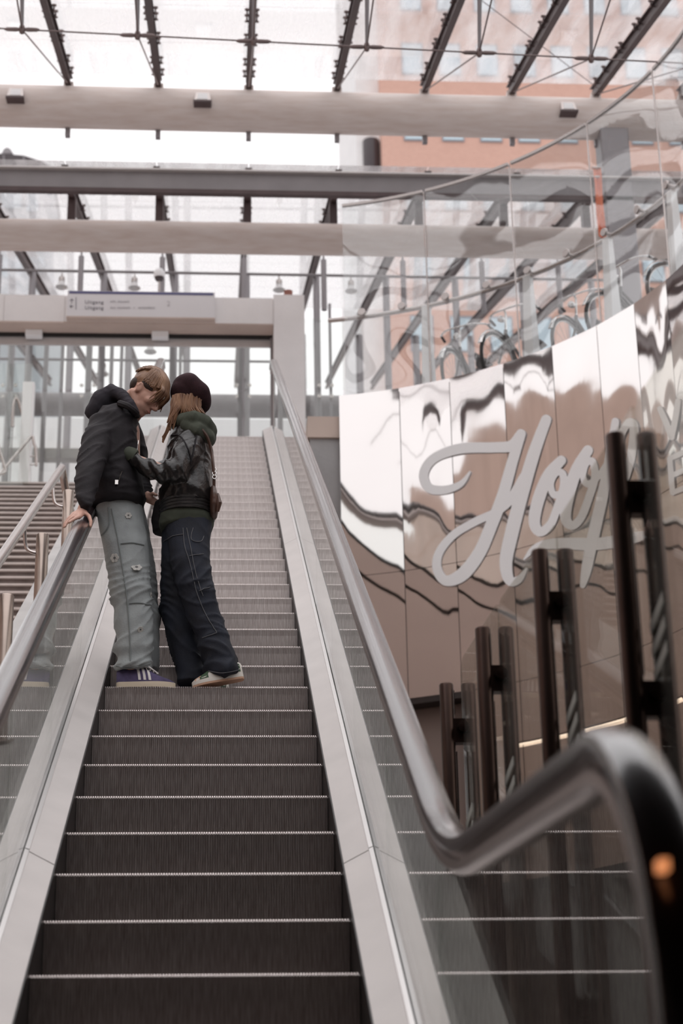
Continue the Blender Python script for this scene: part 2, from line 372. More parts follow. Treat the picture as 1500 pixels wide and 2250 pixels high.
obj('rail', MB().tube(crom([rp(-4.4), rp(-2), rp(0), rp(1.6), rp(2.45), rp(2.58, .74), Vector((-.955, 2.66, inc(2.66, .55))), Vector((-.90, 2.72, inc(2.72, .32)))], 5), .026, 12), 'steel', hr, True)
for i in range(-3, 3):
    y = -.98+1.485*i + (0 if i < 1 else 0)
    if i > 2: break
    yy = -.98+1.485*i
    if yy < -4.6: continue
    zt = inc(yy, .70); p = obj('post', MB().lathe([(.0, 0), (.030, 0), (.034, -.006), (.034, -.72), ], (-.888, yy, zt), n=16), 'steelp', hr, True)
    obj('flange', MB().lathe([(.0, .012), (.062, .012), (.066, 0), (.0, 0)], (-.888, yy, inc(yy, .035)), (0, -.5, .866), 18), 'steel', p, True)
    obj('bracket', MB().tube(crom([(-.888, yy, zt-.10), (-.93, yy, zt-.105), (-.972, yy, zt-.075), (-.985, yy, zt+.02), (-.985, yy, zt+.05)], 4), .010, 8), 'steel', p, True)
# landing rails and white post at the stair head
g2 = thing('landing_handrail', 'steel handrail with bent end at the stair head beside the white post', 'handrail', (-2.3, 11.9, UZ))
def pl(pts, y): return [PY(a, b, y) for a, b in pts]
obj('rail', MB().tube(crom(pl([(-30, 1078), (18, 1020), (60, 970), (71, 959), (74, 972), (79, 990), (80, 1024)], 11.9), 5), .017, 10), 'steel', g2, True)
obj('bracket', MB().tube(pl([(80, 1003), (66, 1003)], 11.9), .008, 8), 'steel', g2, True)
obj('bracket', MB().tube(pl([(80, 1021), (66, 1021)], 11.9), .008, 8), 'steel', g2, True)
g3 = thing('landing_handrail', 'hooked steel handrail end standing above the bent one on the landing', 'handrail', (-2.4, 12.3, UZ))
obj('rail', MB().tube(crom(pl([(28, 938), (29, 905), (32, 882), (37, 876), (42, 884), (52, 918), (63, 953)], 12.3), 5), .020, 10), 'steel', g3, True)
obj('stem', MB().tube([PY(28, 938, 12.3), PY(28, 938, 12.3)+Vector((0, 0, -.9))], .006, 8), 'strut', g3)
g4 = thing('landing_handrail', 'short steel handrail piece cut by the left picture edge', 'handrail', (-2.5, 11.6, UZ))
obj('rail', MB().tube(crom(pl([(-40, 860), (-14, 950), (0, 990), (11, 1028), (12, 1035), (8, 1040), (0, 1041), (-20, 1041)], 11.6), 5), .017, 10), 'steel', g4, True)
tag(obj('white_post', MB().box((-2.35, 12.0, UZ-.1), (-2.21, 12.12, 7.35)), 'whitefin'), 'narrow white post at the head of the stairs', 'post')
lg = thing('glass_balustrade', 'frameless glass balustrade at the left of the stair head', 'balustrade', (-2.6, 11.4, 5.3))
obj('pane', MB().box((-3.5, 11.40, 5.2), (-2.85, 11.415, 7.3)), 'balglass', lg); obj('pane', MB().box((-2.84, 11.40, 5.2), (-2.17, 11.415, 7.3)), 'balglass', lg)

# ================================================================== CURVED MIRROR WALL
CC = Vector((.301, 5.175, 0)); CR = 4.15; ZB, ZS, ZM = 2.52, 3.86, 5.9
def arc(a, z, r=CR):
    if a >= 0: return Vector((CC.x+r*math.cos(a), CC.y+r*math.sin(a), z))
    return Vector((CC.x+r, CC.y+CR*a, z))
def wall_hit(x, y, r=CR-.012):
    v = ray(x, y); o = CAM-CC; a = v.x**2+v.y**2; b = 2*(o.x*v.x+o.y*v.y); c = o.x**2+o.y**2-r*r
    t = (-b+math.sqrt(b*b-4*a*c))/(2*a); p = CAM+v*t
    if p.y < CC.y: return on(x, y, (1, 0, 0), CC.x+r)
    return p
seams = []
for p in [(742, 865), (880, 857), (991, 835), (1102, 797), (1205, 757), (1305, 713), (1390, 666), (1462, 615)]:
    q = PZ(*p, 5.9); seams.append(math.atan2(q.y-CC.y, q.x-CC.x))
while seams[-1] > -2.0: seams.append(seams[-1]-.138)
mw = sempty('wall_right', 'curved wall of polished steel panels with white lettering', (2, 9, ZB))
for i, (a0, a1) in enumerate(zip(seams[:-1], seams[1:])):
    for j, (z0, z1) in enumerate(((ZB, ZS), (ZS, ZM)) if i < 2 else ((ZB, ZS), (ZS, ZM), (.62, ZB))):
        nx, nz = 10, 14; vs = []; fs = []; mb = MB()
        for iz in range(nz+1):
            for ix in range(nx+1):
                u = ix/nx; w = iz/nz; a = a0+(a1-a0)*(.006+.988*u); z = z0+.003+(z1-z0-.006)*w
                edge = min(1, 6*u*(1-u))*min(1, 6*w*(1-w))
                amp = (.006, .011, .009)[j]
                d = amp*noise.noise(Vector((u*1.6+i*3.7, w*2.6+j*11, .3)))*edge + .004*math.sin(PI*u)
                if i == 0: d *= .3
                vs.append(arc(a, z, CR-d))
        for iz in range(nz):
            for ix in range(nx):
                k = iz*(nx+1)+ix; fs.append((k, k+1, k+nx+2, k+nx+1))
        # back face gives the panel its thickness
        n = len(vs); back = [arc(a0+(a1-a0)*u, z, CR+.02) for z in (z0+.003, z1-.003) for u in (.006, .994)]
        c = [0, nx, nz*(nx+1), nz*(nx+1)+nx]
        fs += [(n, n+2, n+3, n+1)]
        fs += [tuple(range(0, nx+1))[::-1]+(n, n+1), tuple(range(nz*(nx+1), n))+(n+3, n+2)]
        fs += [tuple(range(0, n, nx+1))+(n+2, n), tuple(range(nx, n, nx+1))[::-1]+(n+1, n+3)]
        mb.add(vs+back, fs); obj("panel", mb, 'mirror', mw, True)
    obj('panel_backing', MB().hexa([arc(a0, ZB, CR+.05), arc(a1, ZB, CR+.05), arc(a1, ZB, CR+.2), arc(a0, ZB, CR+.2)], [arc(a0, ZM-.02, CR+.05), arc(a1, ZM-.02, CR+.05), arc(a1, ZM-.02, CR+.2), arc(a0, ZM-.02, CR+.2)]), 'fascia', mw)
wlo = sempty('wall_lower', 'brown lower wall under the steel panels', (3, 8, FZ))
for i, (a0, a1) in enumerate(zip(seams[:-1], seams[1:])):
    if i < 2: obj('panel_base', MB().hexa([arc(a0, ZB-.06, CR), arc(a1, ZB-.06, CR), arc(a1, ZB-.06, CR+.2), arc(a0, ZB-.06, CR+.2)], [arc(a0, ZB-.004, CR), arc(a1, ZB-.004, CR), arc(a1, ZB-.004, CR+.2), arc(a0, ZB-.004, CR+.2)]), 'dark', mw)
    obj('opening_shade', MB().hexa([arc(a0, FZ, CR+.2), arc(a1, FZ, CR+.2), arc(a1, FZ, CR+.4), arc(a0, FZ, CR+.4)], [arc(a0, .95, CR+.2), arc(a1, .95, CR+.2), arc(a1, .95, CR+.4), arc(a0, .95, CR+.4)]), 'dark', wlo)  # dark slab standing in for the shade of an opening
    obj('wall_segment', MB().hexa([arc(a0, .96, CR+.25), arc(a1, .96, CR+.25), arc(a1, .96, CR+.45), arc(a0, .96, CR+.45)], [arc(a0, ZB+.3, CR+.25), arc(a1, ZB+.3, CR+.25), arc(a1, ZB+.3, CR+.45), arc(a0, ZB+.3, CR+.45)]), 'brownwall', wlo)
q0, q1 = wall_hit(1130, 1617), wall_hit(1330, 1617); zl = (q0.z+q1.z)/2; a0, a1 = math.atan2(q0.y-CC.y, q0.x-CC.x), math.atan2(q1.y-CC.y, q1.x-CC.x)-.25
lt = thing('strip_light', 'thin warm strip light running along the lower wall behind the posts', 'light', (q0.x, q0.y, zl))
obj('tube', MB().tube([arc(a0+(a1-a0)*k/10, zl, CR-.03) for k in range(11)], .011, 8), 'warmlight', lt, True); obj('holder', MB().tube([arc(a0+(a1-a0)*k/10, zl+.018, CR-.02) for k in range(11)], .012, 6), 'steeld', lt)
# upper pavement behind the mirror wall
fl = [arc(a, UZ-.35, CR+.2) for a in seams if a > -.05]
struct(obj('floor_pavement', MB().prism([Vector(p) for p in fl]+[Vector((9.5, 5.2, UZ-.35)), Vector((9.5, 20, UZ-.35)), Vector((fl[0].x, 20, UZ-.35))], (0, 0, .3)), 'grey'), 'upper pavement behind the steel wall')
# white script lettering painted on the panels: strokes given in zoomed picture units
def U(u, v): return (720+u/1.923, 840+v/1.923)
def ribbon(strokes, name, label=None):
    mb = MB()
    for st in strokes:
        P = crom([Vector((*U(u, v), w/1.923/2)) for u, v, w in st], 8); vs = []; n = len(P)
        for i, p in enumerate(P):
            t = (P[min(i+1, n-1)]-P[max(i-1, 0)]); t.z = 0; t.normalize(); q = Vector((-t.y, t.x, 0))
            vs += [p+q*p.z, p-q*p.z]
        fs = [(2*i, 2*i+1, 2*i+3, 2*i+2) for i in range(n-1)]
        for e, sg in ((0, -1), (n-1, 1)):      # round ends
            p = P[e]; k0 = len(vs); vs += [Vector((p.x+p.z*math.cos(2*PI*k/12), p.y+p.z*math.sin(2*PI*k/12), 0)) for k in range(12)]; fs.append(tuple(range(k0, k0+12)))
        front = [wall_hit(v.x, v.y, CR-.016) for v in vs]
        mb.add(front, fs)
    o = obj(name, mb, 'white', mw)
    return o
ribbon([[(600, 378, 8), (560, 430, 26), (490, 455, 36), (425, 445, 40), (405, 385, 40), (450, 320, 40), (560, 280, 44), (700, 275, 44), (775, 268, 46), (812, 225, 44)],
        [(815, 218, 42), (778, 340, 46), (738, 480, 50), (692, 600, 52), (640, 720, 54), (570, 810, 56), (500, 838, 44), (462, 790, 40), (470, 720, 36), (530, 645, 34), (620, 590, 34), (715, 545, 34), (775, 490, 40), (830, 400, 44)],
        [(922, 158, 44), (870, 300, 52), (820, 470, 56), (778, 630, 58), (752, 760, 54), (768, 838, 42), (808, 832, 30), (838, 788, 10)]], 'letter')
ribbon([[(985, 330, 42), (930, 395, 50), (888, 500, 52), (872, 590, 48), (896, 632, 40), (940, 600, 36), (972, 520, 34), (996, 440, 34), (990, 385, 30), (962, 385, 28), (942, 430, 26), (955, 475, 30), (1000, 462, 30), (1045, 420, 24)]], 'letter')
ribbon([[(1098, 288, 44), (1050, 370, 50), (1015, 480, 52), (1004, 570, 46), (1030, 606, 36), (1070, 570, 34), (1105, 480, 34), (1128, 400, 32), (1118, 335, 30), (1090, 345, 28), (1078, 400, 26), (1098, 430, 28), (1140, 400, 26), (1185, 330, 22)]], 'letter')
ribbon([[(1214, 165, 32), (1205, 240, 40), (1185, 360, 46), (1160, 480, 48), (1130, 610, 50), (1106, 720, 48), (1090, 800, 42), (1076, 858, 24)],
        [(1200, 330, 22), (1230, 240, 28), (1265, 175, 34), (1290, 180, 38), (1292, 240, 40), (1276, 330, 38), (1252, 410, 34), (1220, 455, 26)],
        [(828, 748, 6), (870, 705, 30), (930, 684, 42), (1020, 682, 50), (1120, 684, 52), (1220, 672, 50), (1320, 650, 40), (1400, 620, 12)]], 'letter')
ribbon([[(1402, 112, 22), (1428, 170, 26), (1452, 232, 26)], [(1478, 80, 24), (1468, 150, 26), (1452, 232, 24)]], 'letter')
ribbon([[(1444, 322, 22), (1450, 395, 24), (1456, 468, 22)], [(1444, 322, 20), (1475, 308, 22), (1505, 294, 22)], [(1450, 395, 20), (1475, 384, 22), (1500, 373, 22)], [(1456, 468, 20), (1480, 457, 22), (1510, 445, 22)]], 'letter')

# ================================================================== GLASS WALL ON TOP OF THE STEEL WALL
gw = thing('glass_wall', 'tall curved glass wall with round handrail above the steel panels', 'glass wall', (2.4, 8.9, ZM))
ga = []
for p in [(745, 447), (933, 425), (1112, 357), (1275, 268), (1403, 150), (1500, 45)]:
    q = PZ(*p, 8.2); ga.append(math.atan2(q.y-CC.y, q.x-CC.x))
while ga[-1] > -.55: ga.append(ga[-1]-.25)
ZG = 8.2
for i, (a0, a1) in enumerate(zip(ga[:-1], ga[1:])):
    mb = MB(); n = 12; aa = [a0-.004+(a1-a0+.008)*k/n for k in range(n+1)]
    q = []
    for r in (CR+.03, CR+.045): q.append([[arc(a, z, r) for a in aa] for z in (ZM+.01, ZG)])
    ring = [[q[0][0][k], q[1][0][k], q[1][1][k], q[0][1][k]] for k in range(n+1)]
    mb.loft(ring); obj('pane', mb, 'wallglass', gw, True)
    obj('edge_trim', MB().tube([arc(a1, ZM+.01, CR+.03), arc(a1, ZG, CR+.03)], .009, 6), 'steel', gw)
    obj('top_trim', MB().loft([[arc(a, z, r) for r, z in ((CR+.02, ZG), (CR+.055, ZG), (CR+.055, ZG+.03), (CR+.02, ZG+.03))] for a in aa]), 'steel', gw)
ha = [1.36-.06*k for k in range(34)]
obj('handrail', MB().tube([arc(a, 6.87, CR+.14) for a in ha], .026, 10), 'steel', gw, True)
for p in [(800, 697), (893, 687), (989, 663), (1078, 634), (1168, 600), (1251, 560), (1328, 511), (1398, 460), (1458, 405)]:
    q = PZ(*p, 6.87); a = math.atan2(q.y-CC.y, q.x-CC.x)
    nrm = Vector((math.cos(a), math.sin(a), 0)); c = arc(a, 6.87, CR+.01)
    obj('clamp_disc', MB().lathe([(0, 0), (.040, 0), (.045, .008), (.045, .02), (.016, .024), (.016, .12), (0, .12)], c, nrm, 16), 'steel', gw, True)
for p in [(945, 855), (1150, 780), (1325, 705), (1468, 612)]:
    q = PZ(*p, 5.9); a = math.atan2(q.y-CC.y, q.x-CC.x); d = .008
    obj('fin', MB().hexa([arc(a+.014, ZM-.1, CR+.06), arc(a-.014, ZM-.1, CR+.06), arc(a-.014, ZM-.1, CR+.2), arc(a+.014, ZM-.1, CR+.2)], [arc(a+.010, 6.86, CR+.10), arc(a-.010, 6.86, CR+.10), arc(a-.010, 6.86, CR+.16), arc(a+.010, 6.86, CR+.16)]), 'whitefin', gw)

# ================================================================== PORTAL WITH SIGN
PYF = 13.5
lin = sempty('door_1', 'pale concrete portal frame over the escalator head', (-1.5, PYF, UZ))
def pyq(x, y): return PY(x, y, PYF)
zt_, zb_ = 9.345, 8.945
obj('lintel', MB().box((-2.02+.0, PYF, zb_), (.722, PYF+.42, zt_-.02)), 'conc', lin)
obj('lintel', MB().box((-4.2, PYF+.02, zb_), (-2.82, PYF+.42, zt_)), 'conc', lin); obj('lintel', MB().box((-2.815, PYF+.012, zb_), (-2.025, PYF+.42, zt_-.01)), 'conc', lin)
obj('jamb', MB().box((.726, PYF-.03, UZ), (1.134, PYF+.45, zt_+.02)), 'conc', lin)
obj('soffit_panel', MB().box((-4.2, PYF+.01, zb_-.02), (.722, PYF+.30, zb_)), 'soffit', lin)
obj('track_housing', MB().box((-4.2, PYF+.30, zb_-.055), (.722, PYF+.37, zb_)), 'black', lin)
obj('door_rail', MB().box((-4.2, PYF+.36, zb_-.16), (.722, PYF+.40, zb_-.04)), 'deck', lin)
obj('side_track', MB().box((.69, PYF+.30, UZ), (.722, PYF+.42, zb_)), 'fascia', lin)
for x in (75, 352):
    c = PY(x, 722, PYF+.25)
    tag(obj('sensor_box', MB().box((c.x-.11, PYF+.2, zb_-.11), (c.x+.11, PYF+.32, zb_-.02)), 'white', None, bevel=.008), 'small white sensor box under the lintel, %s of the two' % ('left' if x < 100 else 'right'), 'sensor', 'door sensors')
sg = thing('exit_sign', 'white direction sign with blue top band and dark lettering on the lintel', 'sign', (-1, PYF, 9.1))
obj('board', MB().box((-1.983, PYF-.10, 8.965), (-.052, PYF-.005, 9.345)), 'signface', sg)
obj('band', MB().box((-1.965, PYF-.104, 9.302), (-.072, PYF-.10, 9.338)), 'blue', sg)
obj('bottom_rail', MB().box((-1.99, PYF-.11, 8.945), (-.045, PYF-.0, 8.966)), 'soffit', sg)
def text(body, loc, size, m, parent, name='lettering', space=1.0):
    c = D.curves.new('t', 'FONT'); c.body = body; c.size = size; c.extrude = .001; c.space_character = space; o = D.objects.new('t', c); COL.objects.link(o)
    me = D.meshes.new_from_object(o.evaluated_get(bpy.context.evaluated_depsgraph_get())); D.objects.remove(o)
    me.materials.clear(); me.materials.append(M[m]); me.transform(Matrix.Rotation(PI/2, 4, 'X'))
    r = D.objects.new(name, me); COL.objects.link(r); r.parent = parent; r.location = Vector(loc)-WL[parent]; WL[r] = Vector(loc); return r
YS = PYF-.1035
def sgp(x, y): p = PY(x, y, YS); return (p.x, p.y, p.z)
text('Uitgang', sgp(186, 667), .072, 'ink', sg, space=1.12); text('Uitgang', sgp(186, 679.5), .072, 'ink', sg, space=1.12)
for x0_, x1_, yy in ((243, 283, 662.5), (243, 344, 676)):
    mb = MB(); x = x0_; r_ = random.Random(int(yy))
    while x < x1_:
        w_ = r_.uniform(1.6, 2.6); h_ = r_.choice((1.6, 1.6, 2.6)); p, q = sgp(x, yy+1.6), sgp(x+w_, yy-h_)
        if r_.random() > .12: mb.box((p[0], YS-.001, p[2]), (q[0], YS+.002, p[2]+.008)).box((p[0], YS-.001, p[2]), (p[0]+.006, YS+.002, q[2]))
        x += w_+.9
    obj('faded_line', mb, 'inkfaint', sg)
text('2', sgp(366, 672), .10, 'inkfaint', sg)
def stroke(pts, w=.006): return MB().tube([sgp(*p) for p in pts], w, 6)
obj('arrow', stroke([(157.5, 666), (157.5, 656.5)], .004).tube([sgp(153.5, 660.5), sgp(157.5, 656.5), sgp(161.5, 660.5)], .004, 6), 'ink', sg)
obj('arrow', stroke([(153.5, 673), (161.5, 673)], .004).tube([sgp(157, 669.5), sgp(153.5, 673), sgp(157, 676.5)], .004, 6), 'ink', sg)
obj('divider', stroke([(167, 653), (167, 680)], .004), 'ink', sg)
cc = thing('security_camera', 'white dome security camera on a short post above the sign', 'camera', (-.77, 13.8, zt_))
b = PY(350, 605, 13.8)
obj('dome_housing', MB().lathe([(0, .09), (.05, .085), (.075, .05), (.08, -.01), (.07, -.035), (.0, -.035)], b, n=18), 'white', cc, True)
obj('dome', MB().lathe([(.065, -.035), (.055, -.07), (.03, -.09), (0, -.095)], b, n=16), 'darkwin', cc, True)
obj('post', MB().tube([b+Vector((0, 0, -.06)), Vector((b.x, 13.8, zt_-.02))], .016, 8), 'steel', cc); obj('junction_box', MB().box((b.x-.09, 13.77, zt_), (b.x-.03, 13.83, zt_+.12)), 'rust', cc)
b = PY(633, 650, 13.7); tag(obj('metal_can', MB().lathe([(0, 0), (.06, 0), (.062, .01), (.058, .16), (.062, .17), (.05, .175), (0, .17)], (b.x, 13.7, zt_+.02), n=18), 'rust', None, True), 'reddish rusty metal can standing on the lintel', 'can')

# ================================================================== ROOF
roof = sempty('ceiling', 'glass roof on dark steel beams', (1.4, 9, 10))
BX = [-4.09, -2.98, -1.87, -.76, .36, 1.46, 2.56, 3.66, 4.73, 5.84, 6.94]
SL = .345
def z1(y): return 9.82+SL*(y-7.73)       # near roof, underside of beams
def z2(y): return 9.66+SL*(y-11.12)      # far roof
def beam(x, y0, y1, zf, h=.16, w=.075):
    mb = MB(); nrm = Vector((0, -SL, 1)).normalized()
    def seg(x0, x1, a, b):
        q = [Vector((x0, y0, zf(y0)))+nrm*a, Vector((x1, y0, zf(y0)))+nrm*a, Vector((x1, y1, zf(y1)))+nrm*a, Vector((x0, y1, zf(y1)))+nrm*a]
        mb.hexa(q, [v+nrm*(b-a) for v in q])
    seg(x-w/2, x+w/2, 0, .014); seg(x-.006, x+.006, .014, h-.014); seg(x-w/2, x+w/2, h-.014, h)
    return mb
def clamp(p, sx):
    mb = MB().tube([p, p+Vector((sx*.05, 0, .0))], .009, 6); q = p+Vector((sx*.05, 0, 0))
    mb.lathe([(0, -.015), (.024, -.015), (.024, .0), (.010, .004), (.010, .05), (.028, .052), (.028, .07), (0, .07)], q, (0, -.33, .944), 10); return mb
GH = .21
def pane_row(ys, zf, xs):
    nrm = Vector((0, -SL, 1)).normalized()
    for a, b in zip(xs[:-1], xs[1:]):
        for y0, y1 in zip(ys[:-1], ys[1:]):
            q = [Vector((x, y, zf(y)))+nrm*GH for x, y in ((a+.006, y0+.006), (b-.006, y0+.006), (b-.006, y1-.006), (a+.006, y1-.006))]
            obj('pane', MB().hexa(q, [v+nrm*.012 for v in q]), 'roofglass', roof)
for x in BX:
    bo = obj('beam', beam(x, 4.2, 11.35, z1), 'beam', roof)
    for y in (7.95, 8.55, 8.75, 9.45, 9.62, 10.4, 10.9):
        for sx in (-1, 1):
            if -3.2 < x < 5 and abs(x-.36) < 5: obj('clamp', clamp(Vector((x+sx*.006, y, z1(y)+.115)), sx), 'rod', bo)
    obj('foot', MB().box((x-.06, 11.12, 10.92), (x+.06, 11.26, z1(11.2)+.03)), 'pipe', roof)
    obj('drain_bracket', MB().box((x-.03, 11.26, 10.36), (x+.03, 11.33, 10.50)), 'strut', roof)
pane_row([4.2, 5.7, 7.2, 8.62, 9.98, 11.35], z1, BX)
X2 = BX[:7]+[3.66, 4.73, 5.84]
for x in X2:
    bo = obj('beam', beam(x, 11.12, 33.0, z2, .17, .08), 'beam', roof)
    for y in (11.75, 12.25, 13.4, 14.2, 15.0, 15.8):
        for sx in (-1, 1):
            obj('clamp', clamp(Vector((x+sx*.006, y, z2(y)+.12)), sx), 'rod', bo)
    obj('foot', MB().box((x-.05, 12.2, 9.66), (x+.05, 12.34, z2(12.25)+.03)), 'beam', roof)
    obj('hanger', MB().tube([(x-.02, 14.2, z2(14.2)), (x-.02, 14.2, z2(14.2)-.25)], .03, 8), 'beam', roof)
    obj('hanger', MB().tube([(x-.02, 14.2, z2(14.2)-.25), (x-.02, 14.2, z2(14.2)-.42)], .014, 8).tube([(x-.02, 14.2, z2(14.2)-.42), (x-.02, 14.2, z2(14.2)-1.2)], .038, 8), 'strut', roof)
    obj('post', MB().tube([(x+.06, 17.6, z2(17.6)), (x+.06, 17.6, UZ)], .055, 10), 'strut', roof)
    obj('post', MB().tube([(x+.12, 24, z2(24)), (x+.12, 24, UZ)], .07, 10), 'strut', roof)
pane_row([11.12, 13.3, 15.5, 17.7, 19.9, 22.1], z2, X2)
# trussed tie rods under the near roof
NY = 6.47; NZ = 8.40
def nodex(x): return x-.02
for x in BX[1:9]:
    nd = Vector((nodex(x), NY, NZ-.035*(x-.3)))
    obj('strut', MB().tube([nd, Vector((nodex(x), NY-.35, z1(NY-.35)))], [.016, .030], 10), 'strut', roof, True)
    obj('node', MB().lathe([(0, -.05), (.022, -.04), (.035, 0), (.022, .04), (0, .05)], nd, (0, -.3, 1), 12), 'rod', roof, True)
    obj('tie_rod', MB().tube([nd, Vector((x, 10.95, z1(10.95)-.02))], .0085, 6), 'rod', roof); obj('tie_rod', MB().tube([nd, Vector((x, 3.2, z1(3.2)))], .0085, 6), 'rod', roof)
xs = BX[1:9]
for a, b in zip(xs[:-1], xs[1:]):
    A = Vector((nodex(a), NY, NZ-.035*(a-.3))); B = Vector((nodex(b), NY, NZ-.035*(b-.3)))
    mb = MB().tube([A, B], .008, 6)
    for P_, s in ((A, 1), (B, -1)): mb.tube([P_+Vector((s*.02, 0, 0)), P_+Vector((s*.06, 0, 0)), P_+Vector((s*.14, 0, 0)), P_+Vector((s*.17, 0, 0))], [.016, .022, .020, .009], 8)
    obj('cross_rod', mb, 'rod', roof, True)
obj('brace_cable', MB().tube([Vector((2.3, 6.9, z1(6.9)+.05)), Vector((4.75, 10.9, z1(10.9)))], .005, 6), 'rod', roof)
# round pipes carrying the roofs
pa = Vector((0, 11.2, 10.715)); pb = Vector((0, 12.3, 9.54))
pA = tag(obj('roof_pipe', MB().tube([(-7, 11.2, pa.z+.03), (8, 11.2, pa.z-.03)], .262, 32), 'pipe', None, True), 'thick pale round roof pipe with floodlights, the upper one', 'pipe')
pB = tag(obj('roof_pipe', MB().tube([(-7, 12.3, pb.z), (7, 12.3, pb.z)], .205, 32), 'pipe', None, True), 'thick stained round roof pipe, the lower one above the lintel', 'pipe')
pC = tag(obj('roof_pipe', MB().tube([(-9, 20, PY(450, 892, 20).z), (9, 20, PY(450, 892, 20).z)], .20, 24), 'fascia', None, True), 'far grey round pipe seen through the portal', 'pipe')
fa = thing('fascia_beam', 'flat grey fascia beam at the front edge of the far roof', 'beam', (0, 11.1, 9.5))
obj('web', MB().box((-7, 11.06, 9.50), (7, 11.12, 9.735)), 'fascia', fa); obj('lip', MB().box((-7, 11.0, 9.735), (7, 11.16, 9.755)), 'deck', fa); obj('gutter', MB().box((-7, 11.05, 9.445), (7, 11.13, 9.50)), 'beam', fa)
for x, y in ((35, 212), (445, 221), (1247, 242)):
    c = PY(x, y, 10.93); nm = {35: 'leftmost', 445: 'middle', 1247: 'rightmost'}[x]
    t = thing('floodlight', 'small boxy floodlight on the upper pipe, %s of the three' % nm, 'floodlight', c, 'floodlights on the upper pipe')
    obj('housing', MB().hexa([c+Vector(v) for v in ((-.105, -.10, -.055), (.105, -.10, -.055), (.09, .10, -.05), (-.09, .10, -.05))], [c+Vector(v) for v in ((-.085, -.02, .11), (.085, -.02, .11), (.08, .10, .11), (-.08, .10, .11))]), 'lampmetal', t, bevel=.01)
    obj('visor', MB().hexa([c+Vector(v) for v in ((-.112, -.11, -.085), (.112, -.11, -.085), (.105, .06, -.08), (-.105, .06, -.08))], [c+Vector(v) for v in ((-.11, -.105, -.056), (.11, -.105, -.056), (.10, .06, -.05), (-.10, .06, -.05))]), 'beam', t)
    obj('lens', MB().hexa([c+Vector(v) for v in ((-.065, -.097, -.04), (.065, -.097, -.04), (.065, -.06, -.04), (-.065, -.06, -.04))], [c+Vector(v) for v in ((-.055, -.044, .075), (.055, -.044, .075), (.055, -.02, .075), (-.055, -.02, .075))]), 'lampglass', t)
# rod with bell lamps
rodz = PY(400, 600, 16).z
tag(obj('hanging_rod', MB().tube([(-6, 16, rodz+.02), (6, 16, rodz-.02)], .022, 8), 'fascia', None, True), 'thin horizontal rod carrying bell lamps behind the sign', 'rod')
tag(obj('hanging_rod', MB().tube([PY(-60, 788, 18.5), PY(620, 795, 18.5)], .022, 8), 'fascia', None, True), 'thin horizontal rod seen through the portal opening', 'rod')
def bell(c, label, s=1):
    t = thing('bell_lamp', label, 'lamp', c, 'bell lamps on rods'); c = Vector(c)
    obj('cap', MB().lathe([(0, .30*s), (.012*s, .29*s), (.016*s, .24*s), (.014*s, .22*s)], c, n=12), 'lampmetal', t, True)
    obj('body', MB().lathe([(.0, .235*s), (.03*s, .225*s), (.055*s, .20*s), (.058*s, .13*s), (.05*s, .12*s)], c, n=16), 'lampmetal', t, True)
    obj('shade', MB().lathe([(.05*s, .125*s), (.055*s, .09*s), (.075*s, .04*s), (.115*s, .0), (.11*s, -.006*s), (.06*s, .05*s), (0, .06*s)], c, n=20), 'lampglass', t, True)
for x, nm in ((135, 'left of the sign'), (295, 'above the sign lettering'), (613, 'right, beside the rusty can'), (771, 'seen through the curved glass')):
    c = PY(x, 634, 16); bell((c.x, 16, rodz-.262), 'bell shaped lamp on the rod, the one %s' % nm, .8)
c = PY(225, 822, 18.5); bell((c.x, 18.5, c.z), 'bell shaped lamp hanging low inside the portal', .9); c = PY(330, 773, 18.5); bell((c.x, 18.5, c.z), 'bell shaped lamp just below the portal edge', .9)
# rear glass screen beyond the portal
rs = thing('rear_glass_screen', 'glass screen with steel mullions beyond the portal', 'glass screen', (-1, 16.8, UZ))
for x, w in ((-12, 12), (20, 9), (98, 9), (134, 7), (193, 13), (243, 8), (265, 7), (375, 8), (395, 7), (527, 11), (541, 6), (700, 9), (727, 6)):
    a = PY(x-w/2, 850, 16.8); b = PY(x+w/2, 850, 16.8); hi = 11.0; obj('mullion', MB().box((a.x, 16.8, UZ), (b.x, 16.9, hi)), 'strut', rs)
for x in (20, 193, 375, 534, 640, 715):
    for dy in (846, 870):
        for dx in (-14, 14):
            c = PY(x+dx, dy, 16.75); obj('point_fixing', MB().lathe([(0, 0), (.028, 0), (.03, .01), (.012, .02), (.012, .05), (0, .05)], c, (0, 1, 0), 12), 'steel', rs, True)
for x0, x1 in zip((-160, 20, 193, 375, 534, 640), (20, 193, 375, 534, 640, 760)):
    for ya, yb_ in ((700, 857), (859, 1130)):
        a = PY(x0+2, ya, 16.74); b = PY(x1-2, yb_, 16.74); obj('pane', MB().box((a.x, 16.73, b.z), (b.x, 16.742, a.z)), 'balglass', rs)
a = PY(-60, 983, 17); b = PY(200, 1006, 17); tag(obj('far_beam', MB().box((a.x, 17, b.z), (b.x, 17.2, a.z)), 'odeck'), 'pale grey horizontal beam behind the landing glass', 'beam')
a = PY(0, 916, 26); tag(obj('far_parapet', MB().box((-9, 26, UZ), (9, 26.3, a.z)), 'white'), 'white parapet far beyond the portal', 'wall')

